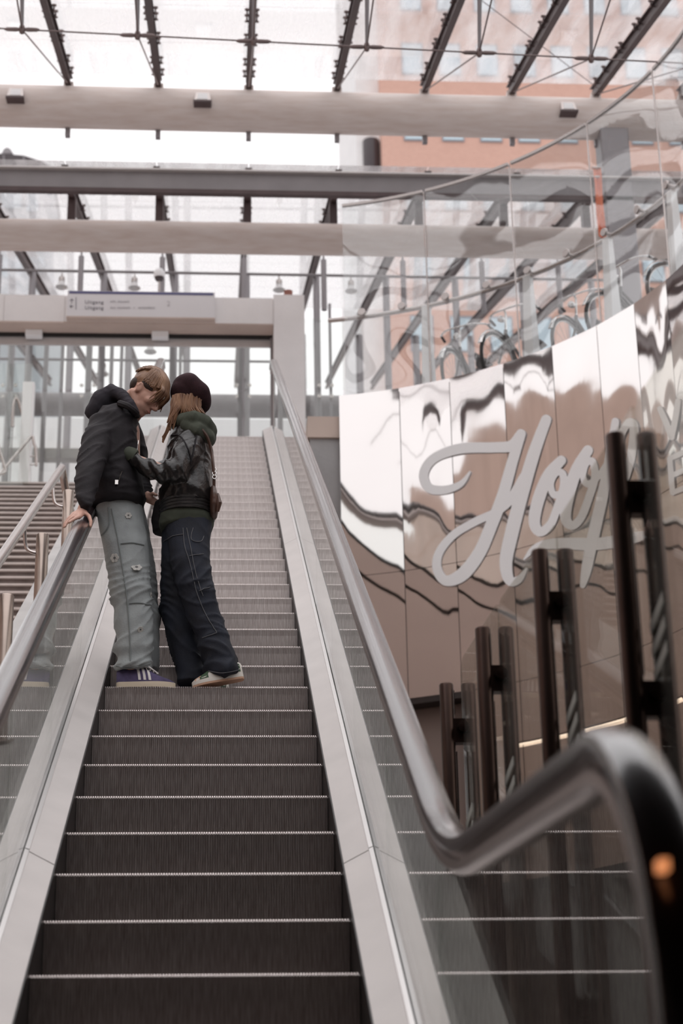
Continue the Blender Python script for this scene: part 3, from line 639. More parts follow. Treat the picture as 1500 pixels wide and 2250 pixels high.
# ================================================================== COLUMN, BANNER, BIKES
a = PY(1312, 290, 11.2); b = PY(1374, 290, 11.2)
tag(obj('column', MB().box((a.x, 11.05, UZ-.1), (b.x, 11.4, 10.5)), 'strut', None, bevel=.02), 'grey square column below the upper pipe behind the glass', 'column')
a = PY(1303, 370, 11.0); b = PY(1331, 520, 11.0)
bn = thing('banner', 'narrow orange banner hanging beside the grey column', 'banner', (a.x, 11.0, b.z))
obj('cloth', MB().loft([[Vector((a.x+(b.x-a.x)*u, 11.0+.02*math.sin(9*z+5*u)+dy, z)) for u, dy in ((0, 0), (.5, .02), (1, 0), (1, .006), (.5, .026), (0, .006))] for z in [b.z+(a.z-b.z)*k/8 for k in range(9)]]), 'orange', bn)
obj('rod', MB().tube([(a.x-.02, 11.0, a.z+.01), (b.x+.02, 11.0, a.z+.01)], .012, 8), 'steel', bn)
M['bikeframe'] = mat('bike_frame_paint', (.10, .09, .09), .35); M['tyre'] = mat('bike_tyre', (.03, .03, .03), .7); M['chrome'] = mat('bike_chrome', (.72, .71, .70), .15, 1); M['saddle'] = mat('bike_saddle', (.05, .04, .04), .5)
def torus(c, R, r, ax, n=28, k=8):
    c = Vector(c); ax = Vector(ax); up = Vector((0, 0, 1)); s = ax.cross(up).normalized()
    rings = [[c+(s*math.cos(t)+up*math.sin(t))*(R+r*math.cos(2*PI*j/k))+ax*r*math.sin(2*PI*j/k) for j in range(k)] for t in [2*PI*i/n for i in range(n)]]
    mb = MB(); vs = [v for q in rings for v in q]; return mb.add(vs, [(i*k+j, i*k+(j+1) % k, ((i+1) % n)*k+(j+1) % k, ((i+1) % n)*k+j) for i in range(n) for j in range(k)])
def make_bike(label):
    t = thing('bicycle', label, 'bicycle', (0, 0, 0), 'parked bicycles behind the glass wall')
    for x in (-.53, .53):
        w = obj('wheel', torus((x, 0, .35), .325, .02, (0, 1, 0)), 'tyre', t, True); obj('rim', torus((x, 0, .35), .305, .010, (0, 1, 0)), 'chrome', w, True)
        mb = MB()
        for k in range(14): mb.tube([(x, 0, .35), (x+.3*math.cos(k*PI/7), 0, .35+.3*math.sin(k*PI/7))], .0022, 4)
        obj('spokes', mb, 'chrome', w); obj('mudguard', MB().loft([[Vector((x+r*math.cos(q), dy, .35+r*math.sin(q))) for r, dy in ((.362, -.03), (.372, 0), (.362, .03), (.358, 0))] for q in [.3+2.4*k/14 for k in range(15)]]), 'chrome', w, True)
    fr = MB()
    for p, q, r in (((.36, 0, .80), (.40, 0, .62), .02), ((.40, 0, .64), (-.06, 0, .30), .018), ((.37, 0, .76), (-.10, 0, .45), .016), ((-.06, 0, .30), (-.22, 0, .82), .016), ((-.06, 0, .30), (-.53, 0, .35), .012), ((-.19, 0, .72), (-.53, 0, .35), .010), ((.40, 0, .62), (.53, 0, .35), .014)): fr.tube([p, q], r, 8)
    obj('frame', fr, 'bikeframe', t, True)
    obj('handlebar', MB().tube([(.36, 0, .80), (.345, 0, 1.0), (.37, 0, 1.04)], .013, 8).tube(crom([(.12, -.29, 1.05), (.22, -.28, 1.07), (.33, -.17, 1.06), (.38, 0, 1.04), (.33, .17, 1.06), (.22, .28, 1.07), (.12, .29, 1.05)], 5), .011, 8), 'chrome', t, True)
    for s in (-1, 1): obj('grip', MB().tube([(.11, s*.291, 1.05), (.22, s*.28, 1.07)], .016, 8), 'saddle', t, True)
    obj('saddle', MB().loft([[Vector((x, y*w, .86+h)) for y, h in ((-1, 0), (-.6, .05), (0, .06), (.6, .05), (1, 0), (0, -.01))] for x, w in ((-.36, .02), (-.34, .085), (-.25, .09), (-.14, .04), (-.05, .02))]), 'saddle', t, True)
    obj('headlamp', MB().lathe([(0, 0), (.03, .01), (.038, .05), (.036, .06), (0, .065)], (.40, 0, .90), (1, 0, 0), 14), 'chrome', t, True)
    return t
def copy_tree(o, parent=None):
    c = o.copy(); COL.objects.link(c); c.parent = parent
    for ch in list(o.children): copy_tree(ch, c)
    return c
bk = make_bike('parked bicycle at the left end, lowest handlebar behind the glass')
BL = [None, 'parked bicycle second from the left, beside the second white fin', 'parked bicycle third from the left with wide chrome handlebar', 'parked bicycle fourth from the left, partly behind a white fin', 'parked bicycle at the right end in front of the grey column']
spots = []
for a, r, lb in zip((1.06, .93, .78, .62, .46), (CR+.98, CR+.86, CR+1.05, CR+.90, CR+1.0), BL):
    p = arc(a, UZ-.05, r); spots.append(((p.x, p.y, p.z), a+PI+random.uniform(-.12, .12), lb))
for i, (l, rz, lb) in enumerate(spots):
    o = bk if i == 0 else copy_tree(bk); o.location = l; o.rotation_euler = (0, 0, rz)
    if lb: o['label'] = lb

# ================================================================== FAR BUILDINGS
BY = 60; x0 = PY(838, 300, BY).x
bd = thing('brick_building', 'tall orange brick building with rows of small windows beyond the glass', 'building', (14, BY, UZ))
obj('wall', MB().box((x0, BY, 0), (26, BY+12, 60)), 'brick', bd); obj('corner_pier', MB().box((x0-1.0, BY+.8, 0), (x0, BY+12, 60)), 'conc', bd)
c = PY(815, 340, BY-.2); obj('corner_bay', MB().loft([[Vector((x0-.38+r*math.cos(q), BY+.8+r*math.sin(q), z)) for q in [k*PI/8 for k in range(16)]] for r, z in ((.12, PY(815, 392, BY).z), (.2, PY(815, 380, BY).z), (.36, PY(815, 345, BY).z), (.36, PY(815, 288, BY).z))]), 'darkwin', bd, True)
wz0 = 38.25; zs = [wz0+3.3*k for k in range(-6, 5)]
def box_mesh(nm, a, b, m):
    mb = MB().box(a, b); me = D.meshes.new(nm); me.from_pydata([tuple(v) for v in mb.v], [], mb.f); me.materials.append(M[m]); return me
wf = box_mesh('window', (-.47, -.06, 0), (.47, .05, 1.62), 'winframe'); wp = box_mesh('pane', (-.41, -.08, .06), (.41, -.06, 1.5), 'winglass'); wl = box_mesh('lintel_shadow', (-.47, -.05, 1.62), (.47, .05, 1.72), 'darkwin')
xw0 = PY(995, 302, BY).x
for z in zs:
    for k in range(-1, 9):
        x = xw0+1.62*k
        if x < x0+.6: continue
        w = inst('window', wf, bd, (x, BY, z)); inst('pane', wp, w, (x, BY, z))
a, b = PY(-80, 340, BY), PY(112, 378, BY)
tw = thing('glass_tower', 'dark topped office tower at the left behind the roof', 'building', (-9, BY, UZ))
obj('shaft', MB().box((-16, BY, 0), (PY(112, 430, BY).x, BY+8, b.z)), 'tower', tw)
def tz(px): return PY(px, 378, BY).x
top = [(-80, 375), (-80, 337), (0, 337), (52, 341), (92, 354), (118, 372), (118, 380)]
obj('crown', MB().prism([PY(x, y, BY-.1) for x, y in top], (0, 7, 0)), 'darkwin', tw)
for x, y in ((8, 340), (52, 343), (90, 356)): obj('rib', MB().prism([PY(x-1.2, y, BY-.15), PY(x+1.2, y, BY-.15), PY(x+1.2, 380, BY-.15), PY(x-1.2, 380, BY-.15)], (0, .2, 0)), 'strut', tw)
obj('side_face', MB().prism([PY(92, 356, BY-.16), PY(117, 373, BY-.16), PY(117, 382, BY-.16), PY(92, 382, BY-.16)], (0, .1, 0)), 'fascia', tw)
obj('rooftop_unit', MB().loft([[PY(x, y, BY+1) + Vector((0, d, 0)) for x, y in ((3, 337), (8, 327), (16, 323), (24, 328), (29, 337))] for d in (0, 2)]), 'strut', tw)
for k, (xa, xb, ya, yb2) in enumerate(((3, 46, 426, 458), (3, 46, 566, 610), (60, 84, 425, 465), (60, 95, 566, 600), (3, 46, 500, 540))):
    p, q = PY(xa, ya, BY-.03), PY(xb, yb2, BY-.03); obj('window', MB().box((p.x, BY-.06, q.z), (q.x, BY+.02, p.z)), 'winglass', tw)

# ================================================================== GLASS SCREEN WITH TWIN POSTS (right foreground)
scn = thing('post_screen', 'low glass screen held by four pairs of dark steel tubes right of the escalator', 'glass screen', (1.05, -3.5, FZ))
ZP = -.70
pairs = [((1350, 955), (1418, 955)), ((1185, 1210), (1240, 1210)), ((1060, 1380), (1110, 1380)), ((980, 1503), (1028, 1503))]
cen = []
for L_, R_ in pairs:
    a, b = PZ(*L_, ZP), PZ(*R_, ZP); cen.append((a+b)/2)
    for q in (a, b):
        obj('post', MB().lathe([(0, 0), (.0235, 0), (.0262, -.006), (.0262, ZP*-1+FZ)], q, n=20), 'steeld', scn, True)
    for dz in (-.17, -.70, -1.35):
        m_ = (a+b)/2
        obj('bracket', MB().box((a.x+.012, a.y-.02, ZP+dz-.055), (b.x-.012, a.y+.02, ZP+dz+.035)).lathe([(0, -.03), (.021, -.028), (.021, .028), (0, .03)], m_+Vector((.012, -.02, dz)), (0, 1, 0), 14), 'steeld', scn, True)
        obj('clamp_plate', MB().box((m_.x-.022, m_.y+.012, ZP+dz+.06), (m_.x-.010, m_.y+.03, ZP+dz+.15)) if dz == -.17 else MB().box((m_.x-.02, m_.y+.012, ZP+dz+.06), (m_.x-.008, m_.y+.03, ZP+dz+.45)), 'black', scn)
d0 = (cen[0]-cen[1]); cen = [cen[0]+d0*1.6]+cen
for i in range(4):
    A, B = cen[i+1].copy(), cen[i].copy(); t = (B-A); t.z = 0; L_ = t.length; t.normalize(); off = Vector((.012, 0, 0)); A += off; zt2 = ZP+.085
    poly = [A+t*.005+Vector((0, 0, FZ+.05-ZP)), A+t*(L_-.01)+Vector((0, 0, FZ+.05-ZP)), A+t*(L_-.01)+Vector((0, 0, .085))]
    for k in range(7):
        q = PI/2*k/6; poly.append(A+t*(.005+.07-.07*math.sin(q))+Vector((0, 0, .085-.07+.07*math.cos(q))))
    pn = obj('pane', MB().prism(poly, (.010, 0, 0)), 'screenglass', scn)
    for k in range(3):
        z = ZP-.50-.062*k; w = .028
        P0, P1 = A+t*.012, A+t*.13
        obj('stripe', MB().prism([Vector((P0.x-.002, P0.y, z-.045)), Vector((P1.x-.002, P1.y, z+.0)), Vector((P1.x-.002, P1.y, z+w)), Vector((P0.x-.002, P0.y, z-.045+w))], (-.002, 0, 0)), 'frost', pn)
#@@PEOPLE@@
# ================================================================== PEOPLE
M['skin'] = mat('skin', (.62, .36, .28), .5, 0, .06, 25)
M['blackjkt'] = mat('black_cotton_jacket', (.020, .017, .020), .75, 0, .25, 14, .08, 90, spec=.3)
M['hoodie'] = mat('charcoal_hoodie', (.030, .026, .034), .9, 0, .2, 20)
M['greypants'] = mat('grey_green_canvas', (.40, .43, .435), .85, 0, .16, 9, .12, 120, col2=(.29, .31, .315))
M['seamgrey'] = mat('trouser_seam', (.22, .24, .24), .9)
M['patch'] = mat('flower_print', (.58, .57, .54), .85); M['patchc'] = mat('flower_centre', (.13, .13, .13), .8)
M['leather'] = mat('black_leather', (.016, .014, .014), .30, 0, 0, bump=.15, bscale=60, spec=.6)
M['green'] = mat('green_fleece', (.062, .070, .052), .95, 0, .18, 18)
M['denim'] = mat('dark_denim', (.020, .025, .042), .8, 0, .5, 8, .1, 160, col2=(.010, .011, .017))
M['thread'] = mat('denim_seam_thread', (.13, .13, .14), .8)
M['beret'] = mat('wool_beret', (.038, .015, .020), .95, 0, .25, 40, .15, 200)
M['hairm'] = mat('light_brown_hair', (.36, .205, .12), .42, 0, .4, 7, stretch=(1, 6, 1), col2=(.11, .045, .022))
M['hairdark'] = mat('dark_brown_hair', (.035, .018, .012), .6)
M['hairw'] = mat('ombre_hair', (.36, .20, .115), .45, 0, .4, 9, stretch=(4, 4, 1), col2=(.11, .045, .025))
M['purple'] = mat('purple_suede', (.095, .075, .16), .85, 0, .2, 30); M['cream'] = mat('cream_sole', (.68, .58, .45), .7); M['stripe'] = mat('white_stripe', (.80, .76, .74), .6); M['gum'] = mat('gum_sole', (.55, .33, .22), .7)
M['shoegreen'] = mat('green_suede', (.06, .11, .06), .8); M['shoewhite'] = mat('white_leather', (.72, .68, .62), .55); M['lip'] = mat('lips', (.45, .18, .15), .5); M['eyed'] = mat('lash_dark', (.03, .015, .012), .6)
M['bagleather'] = mat('brown_bag_leather', (.09, .045, .032), .35, 0, .2, 20, spec=.6); M['zip'] = mat('silver_zip', (.75, .72, .70), .25, 1)
DG = bpy.context.evaluated_depsgraph_get
def fuse(name, mb, m, parent, voxel=.008, smooth=6, disp=None, label=None):
    """overlapping closed shapes -> one continuous skin; disp(v, n) moves each point"""
    me = D.meshes.new(name); me.from_pydata([tuple(v) for v in mb.v], [], mb.f)
    bm = bmesh.new(); bm.from_mesh(me); bmesh.ops.recalc_face_normals(bm, faces=bm.faces); bm.to_mesh(me); bm.free()
    o = D.objects.new(name, me); COL.objects.link(o)
    r = o.modifiers.new('r', 'REMESH'); r.mode = 'VOXEL'; r.voxel_size = voxel
    s = o.modifiers.new('s', 'SMOOTH'); s.iterations = smooth; s.factor = .5
    bpy.context.view_layer.update(); n = D.meshes.new_from_object(o.evaluated_get(DG())); D.objects.remove(o); D.meshes.remove(me)
    if disp:
        nr = [v.normal.copy() for v in n.vertices]
        for v, q in zip(n.vertices, nr): v.co = v.co+disp(v.co.copy(), q)
    n.materials.clear(); n.materials.append(M[m]); n.polygons.foreach_set('use_smooth', [True]*len(n.polygons)); n.name = name
    o0 = WL[parent] if parent else Vector((0, 0, 0)); n.transform(Matrix.Translation(-o0))
    n.update(); ob = D.objects.new(name, n); COL.objects.link(ob)
    if parent: ob.parent = parent
    WL[ob] = o0.copy(); return ob
def nz(p, s): return noise.noise(Vector((p.x*s[0], p.y*s[1], p.z*s[2])))
def sc(y): return (y-CAM.y)/math.cos(PITCH)*.995/FPX      # rough metres per pixel at depth y
MPP = 9.62/FPX
def ring(cx, cy, y, hw, hd, n=20, k=2.3, rot=0):
    """horizontal super-ellipse ring centred at a pixel on depth plane y; hw in pixels, hd in metres"""
    c = PY(cx, cy, y); out = []
    for i in range(n):
        a = 2*PI*i/n; ca, sa = math.cos(a), math.sin(a)
        x_ = math.copysign(abs(ca)**(2/k), ca)*hw*MPP; y_ = math.copysign(abs(sa)**(2/k), sa)*hd
        out.append(c+Vector((x_*math.cos(rot)-y_*math.sin(rot), x_*math.sin(rot)+y_*math.cos(rot), 0)))
    return out
def limb(mb, pts, n=14):
    """pts: (Vector, radius); rounded ends"""
    P = [p for p, r in pts]; R = [r for p, r in pts]
    t0 = (P[0]-P[1]).normalized(); t1 = (P[-1]-P[-2]).normalized()
    Q = [P[0]+t0*R[0]*.9, P[0]+t0*R[0]*.6]+P+[P[-1]+t1*R[-1]*.6, P[-1]+t1*R[-1]*.9]; S = [R[0]*.35, R[0]*.8]+R+[R[-1]*.8, R[-1]*.35]
    mb.tube(Q, S, n); return mb
def jp(x, y, d): return PY(x, y, d)
def smoothstep(a, b, x): t = min(1, max(0, (x-a)/(b-a))); return t*t*(3-2*t)

# ---------------------------------------------------------------- head builder (local: +X face, +Z up, +Y left)
def head(mb, X):
    def e(c, r, rot=None): mb.ell(X@Vector(c), r, (X.to_3x3()@rot) if rot else X.to_3x3(), 18, 12)
    def l(pts): limb(mb, [(X@Vector(p), r) for p, r in pts], 10)
    e((-.012, 0, .035), (.098, .077, .090)); e((.020, 0, -.012), (.072, .066, .075)); e((.030, 0, -.055), (.060, .054, .060))
    l([((.058, -.012, -.098), .020), ((.066, 0, -.100), .022), ((.058, .012, -.098), .020)])
    for s in (-1, 1):
        l([((-.030, s*.058, -.045), .022), ((.025, s*.045, -.085), .020), ((.060, s*.012, -.098), .017)])      # jaw
        l([((.083, s*.012, .028), .013), ((.072, s*.042, .026), .013)])                                       # brow
        e((.062, s*.040, -.022), (.024, .022, .022))                                                         # cheek
        e((.078, s*.030, .006), (.012, .016, .011))                                                          # eyelid
        e((-.010, s*.074, -.006), (.017, .008, .028), Matrix.Rotation(-.25, 3, 'Y')); l([((-.006, s*.080, .018), .004), ((-.021, s*.085, .013), .004), ((-.023, s*.084, -.008), .004), ((-.010, s*.078, -.028), .005)])
    l([((.086, 0, .012), .009), ((.100, 0, -.012), .010), ((.112, 0, -.032), .0125)]); l([((.098, -.011, -.037), .008), ((.106, 0, -.038), .008), ((.098, .011, -.037), .008)])
    l([((.084, -.018, -.062), .007), ((.092, 0, -.061), .009), ((.084, .018, -.062), .007)]); l([((.082, -.014, -.073), .007), ((.089, 0, -.074), .009), ((.082, .014, -.073), .007)])
def finger(mb, pts, r):
    limb(mb, [(Vector(p), r*(1-.10*i)) for i, p in enumerate(pts)], 10)

# ================================================================ MAN
Yc = .14
Xm = Matrix.Translation(jp(321, 864, .06)) @ Matrix.Rotation(-.30, 4, 'Z') @ Matrix.Rotation(.80, 4, 'Y') @ Matrix.Scale(1.0, 4)
mb = MB(); head(mb, Xm)
limb(mb, [(Xm@Vector((-.035, 0, -.055)), .052), (jp(292, 905, .10), .056), (jp(268, 930, .13), .066)])
limb(mb, [(jp(262, 945, .14), .11), (jp(258, 1010, .15), .12), (jp(262, 1090, .15), .115), (jp(268, 1120, .15), .11)])
sh = jp(228, 938, .0); el = jp(196, 1040, -.17); wr = jp(186, 1110, -.285)
limb(mb, [(sh, .05), (el, .040), (wr, .027)])
shl = jp(280, 945, .30); ell_ = jp(300, 1040, .33); wrl = jp(318, 1085, .26)
limb(mb, [(shl, .05), (ell_, .04), (wrl, .027)]); 
limb(mb, [(jp(266, 1120, .10), .085), (jp(292, 1300, .09), .06), (jp(294, 1470, .07), .042)]); limb(mb, [(jp(280, 1120, .24), .085), (jp(316, 1300, .25), .06), (jp(310, 1470, .25), .042)])
# right hand resting on the handrail: palm on top, fingers over the outer side, thumb inside
HX, HY = -.62, -.29
HZ = inc(HY, HH)+.024
def hp(dx, dy, dz): return Vector((HX+dx, HY+dy, HZ+T30*dy+dz))
kn = [hp(-.010, -.062, .022), hp(-.030, -.048, .026), hp(-.042, -.026, .027), hp(-.045, .0, .024)]      # index .. little knuckles
limb(mb, [(wr, .027), (hp(.0, .01, .045), .028)])
for k in kn: limb(mb, [(hp(.0, .012, .038), .020), (k, .0125)])
finger(mb, [kn[0], hp(-.028, -.092, .018), hp(-.044, -.112, .010), hp(-.054, -.124, .004)], .0105)
finger(mb, [kn[1], hp(-.054, -.074, .012), hp(-.068, -.088, -.008), hp(-.074, -.098, -.024)], .0105)
finger(mb, [kn[2], hp(-.064, -.044, .010), hp(-.078, -.056, -.014), hp(-.082, -.062, -.032)], .0100)
finger(mb, [kn[3], hp(-.064, -.012, .008), hp(-.074, -.020, -.010), hp(-.078, -.026, -.024)], .0088)
finger(mb, [hp(.012, -.004, .034), hp(.036, -.026, .020), hp(.047, -.046, -.004), hp(.046, -.056, -.028)], .0125)
# left hand behind, holding her waist
finger(mb, [wrl, jp(328, 1096, .24)], .03)
for k in range(4): finger(mb, [jp(330, 1092+4*k, .24), jp(342, 1098+4*k, .23), jp(350, 1104+4*k, .24)], .010)
finger(mb, [jp(326, 1088, .23), jp(336, 1084, .21), jp(344, 1088, .20)], .011)
man = fuse('person', mb, 'skin', None, .0055, 4)
tag(man, 'man in black jacket and grey trousers, head bowed, hand on handrail', 'person')
WL[man] = Vector((0, 0, 0))
# trousers -------------------------------------------------------
def folds(amp, s1, s2, zlo=None, zhi=None, ang=.5):
    """soft lumps plus sharp diagonal creases; stronger where cloth bunches (below zlo)"""
    def f(p, n):
        wob = .13*nz(p, (3.5, 3.5, 3.5)); a = Vector((p.x*s1[0]*.55, p.y*s1[1]*.55, (p.z+ang*p.x+wob)*s1[2])); b = Vector((p.x*s2[0]*.5+9, p.y*s2[1]*.5, (p.z-ang*.8*p.x+wob)*s2[2]))
        d = .45*noise.noise(Vector((p.x*3+5, p.y*3, p.z*4)))
        r1 = 1-abs(noise.noise(a)); r2 = 1-abs(noise.noise(b)); m_ = smoothstep(-.25, .35, noise.noise(Vector((p.x*4, p.y*4, p.z*3+3))))
        d += .9*m_*r1**6+.55*(1-m_*.6)*r2**7-.3
        k = .75
        if zlo: k = .30+1.1*(1-smoothstep(zlo[0], zlo[1], p.z))+.8*math.exp(-((p.z-.50)/.13)**2)
        return n*d*k*amp
    return f
mb = MB()
mb.loft([ring(293, 1476, .065, 39, .080), ring(293, 1466, .065, 44, .092), ring(295, 1448, .07, 39, .084), ring(292, 1430, .07, 45, .092), ring(295, 1405, .07, 40, .086), ring(293, 1370, .075, 44, .092), ring(292, 1340, .08, 42, .09), ring(288, 1300, .08, 48, .10), ring(283, 1250, .09, 49, .10), ring(276, 1200, .10, 52, .105), ring(268, 1160, .12, 53, .11), ring(262, 1115, .13, 54, .12), ring(260, 1090, .14, 52, .12)])
mb.loft([ring(312, 1474, .27, 38, .08), ring(312, 1420, .27, 40, .085), ring(308, 1340, .26, 40, .09), ring(300, 1250, .24, 44, .10), ring(284, 1170, .22, 46, .11), ring(268, 1100, .20, 48, .11)])
tr = fuse('trousers', mb, 'greypants', man, .008, 5, folds(.021, (4, 4, 9), (8, 8, 17), zlo=(.08, .42)))
def onfront(mesh_o, px, py, out=.004):
    """first point of a mesh under a pixel ray, pushed out a little along its normal"""
    inv = mesh_o.matrix_world.inverted(); me = mesh_o.data
    dg = DG(); bpy.context.view_layer.update()
    ok, loc, nrm, i = mesh_o.ray_cast(CAM-WL[mesh_o], ray(px, py).normalized())
    return (loc+WL[mesh_o]+nrm*out, nrm) if ok else (None, None)
def seamline(parent, pts, m, w=.0035, name='seam', out=.003, n=6):
    P = [onfront(parent, p.x, p.y, out)[0] for p in crom([(x, y, 0) for x, y in pts], n)]; P = [p for p in P if p]
    if len(P) > 2: return obj(name, MB().tube(P, w, 5), m, parent, True)
seamline(tr, [(245, 1118), (258, 1180), (268, 1240), (278, 1310), (284, 1380), (287, 1460)], 'seamgrey')
seamline(tr, [(265, 1195), (290, 1193), (316, 1198)], 'seamgrey'); seamline(tr, [(284, 1326), (305, 1325), (332, 1330)], 'seamgrey')
seamline(tr, [(238, 1115), (240, 1150), (230, 1170), (218, 1180)], 'seamgrey'); seamline(tr, [(256, 1463), (285, 1467), (330, 1458)], 'seamgrey')
def flower(parent, px, py, r):
    c, n = onfront(parent, px, py, .002)
    if not c: return
    r *= 1.35
    t = n.cross(Vector((0, 0, 1))).normalized(); b = n.cross(t); mb = MB()
    for k in range(6): mb.lathe([(0, 0), (r*.45, 0), (r*.4, .002), (0, .002)], c+(t*math.cos(k*PI/3)+b*math.sin(k*PI/3))*r*.6, n, 10)
    f = obj('flower_patch', mb, 'patch', parent); obj('flower_eye', MB().lathe([(0, .0015), (r*.3, .0015), (r*.28, .003), (0, .003)], c, n, 10), 'patchc', f)
for a in ((252, 1226, .017), (300, 1247, .020), (282, 1133, .013), (331, 1308, .012), (308, 1383, .012)): flower(tr, *a)
# jacket ---------------------------------------------------------
mb = MB()
mb.loft([ring(266, 898, .13, 30, .10), ring(258, 912, .13, 44, .15), ring(253, 935, .13, 52, .185), ring(250, 970, .13, 57, .20), ring(250, 1010, .13, 60, .20), ring(252, 1050, .13, 64, .195), ring(256, 1085, .13, 66, .19), ring(258, 1108, .13, 63, .175), ring(258, 1119, .13, 58, .16)])
limb(mb, [(jp(228, 936, .02), .080), (jp(212, 975, -.06), .080), (jp(198, 1030, -.16), .074), (jp(190, 1068, -.23), .066), (jp(186, 1096, -.275), .050)], 18)
limb(mb, [(jp(186, 1098, -.28), .042), (jp(186, 1112, -.292), .037)], 14)
limb(mb, [(jp(276, 940, .27), .080), (jp(296, 1010, .34), .075), (jp(305, 1060, .33), .066), (jp(318, 1085, .27), .045)], 14)
jk = fuse('jacket', mb, 'blackjkt', man, .009, 5, folds(.020, (4, 4, 9), (8, 8, 17)))
# collar and hood behind the neck
mb = MB(); 
limb(mb, [(jp(205, 905, .10), .045), (jp(222, 878, .09), .055), (jp(247, 862, .09), .05), (jp(268, 868, .05), .035), (jp(288, 890, .0), .028), (jp(299, 908, .01), .022)], 14)
limb(mb, [(jp(212, 908, .20), .05), (jp(235, 880, .22), .055), (jp(262, 872, .21), .04), (jp(292, 900, .20), .028)], 14)
limb(mb, [(jp(225, 905, .14), .07), (jp(250, 890, .15), .06)], 14)
hd = fuse('hood', mb, 'hoodie', man, .007, 5, folds(.008, (9, 9, 16), (14, 14, 24)))
obj('collar', MB().tube(crom([jp(262, 886, -.02), jp(282, 893, -.055), jp(298, 905, -.03), jp(303, 915, .05)], 5), [.018]*6+[.016]*6+[.012]*4, 8), 'blackjkt', man, True)
seamline(jk, [(303, 950), (300, 985), (293, 1010)], 'zip', .003, 'zip', .004); seamline(jk, [(268, 1035), (263, 1048), (258, 1062)], 'zip', .0025, 'pocket_zip', .004)
c, n = onfront(jk, 256, 1060, .006)
if c: obj('zip_pull', MB().box(c-Vector((.008, .004, .012)), c+Vector((.008, .004, .012))), 'zip', jk)
# hair: cap plus combed locks ------------------------------------
mb = MB(); mb.ell(Xm@Vector((-.016, 0, .047)), (.101, .081, .088), Xm.to_3x3(), 24, 16)
obj('hair_nape', MB().ell(Xm@Vector((-.058, 0, .008)), (.050, .068, .058), Xm.to_3x3()).ell(Xm@Vector((.002, 0, .030)), (.070, .0835, .036), Xm.to_3x3()), 'hairdark', man, True)
cap = fuse('hair', mb, 'hairm', man, .007, 3, lambda p, n: n*.003*nz(p, (60, 60, 60)))
rnd = random.Random(3); mb = MB()
HC = Vector((-.016, 0, .047)); HR = Vector((.101, .081, .088))
def scalp(x, y, z, o):
    """push a local point out to the hair surface"""
    d = Vector((x, y, z))-HC; k = math.sqrt((d.x/HR.x)**2+(d.y/HR.y)**2+(d.z/HR.z)**2); return HC+d*((1+o)/max(k, .05))
for k in range(430):     # locks run from a low crown parting forwards and down to the near side
    f = rnd.random(); a0 = Vector((-.112+.07*f, rnd.uniform(-.06, .06), .045+.05*f)); side = rnd.uniform(-1, .75); o = rnd.uniform(.05, .13)
    e_ = Vector((.075+.03*(1-abs(side)), .078*side, .055+.03*(1-abs(side)))) if rnd.random() < .6 else Vector((rnd.uniform(-.02, .07), -.088, .030+rnd.uniform(0, .03)))
    pts = []
    for t in (0, .2, .4, .6, .8, 1.0):
        p = a0.lerp(e_, t); p.z += .09*math.sin(PI*t); pts.append(Xm@scalp(p.x, p.y, p.z, o*(1-.35*t)))
    pts = crom(pts, 3); n = len(pts); mb.tube(pts, [.0046*(.4+.6*math.sin(PI*min(1, .10+.82*i/n))) for i in range(n)], 5)
for k in range(44):      # fringe hanging forward over the brow
    y0 = rnd.uniform(-.062, .06); L_ = rnd.uniform(.05, .10)
    pts = [Xm@scalp(.055, y0*.8, .115, .08), Xm@scalp(.085, y0, .085, .09), Xm@Vector((.100+rnd.uniform(0, .008)-abs(y0)*.25, y0*1.05, .062)), Xm@Vector((.104+rnd.uniform(-.004, .012)-abs(y0)*.3, y0*1.1, .070-L_*.6)), Xm@Vector((.102+rnd.uniform(-.006, .016)-abs(y0)*.3, y0*1.1+rnd.uniform(-.01, .01), .070-L_))]
    pts = crom(pts, 3); n = len(pts); mb.tube(pts, [.006*(1-.75*(i/n)**2) for i in range(n)], 5)
obj('hair_locks', mb, 'hairm', man, True)
# face details
for s in (-1, 1):
    obj('eyebrow', MB().tube([Xm@Vector((.090, s*.012, .032)), Xm@Vector((.086, s*.030, .036)), Xm@Vector((.074, s*.047, .032))], [.003, .004, .002], 6), 'hairdark', man, True)
    obj('eyelash', MB().tube([Xm@Vector((.089, s*.018, .003)), Xm@Vector((.0905, s*.030, -.001)), Xm@Vector((.082, s*.043, .001))], [.0015, .0022, .0015], 5), 'eyed', man, True)
obj('lips', MB().tube([Xm@Vector((.085, -.020, -.068)), Xm@Vector((.0975, -.006, -.067)), Xm@Vector((.0975, .006, -.067)), Xm@Vector((.085, .020, -.068))], [.002, .005, .005, .002], 6), 'lip', man, True)
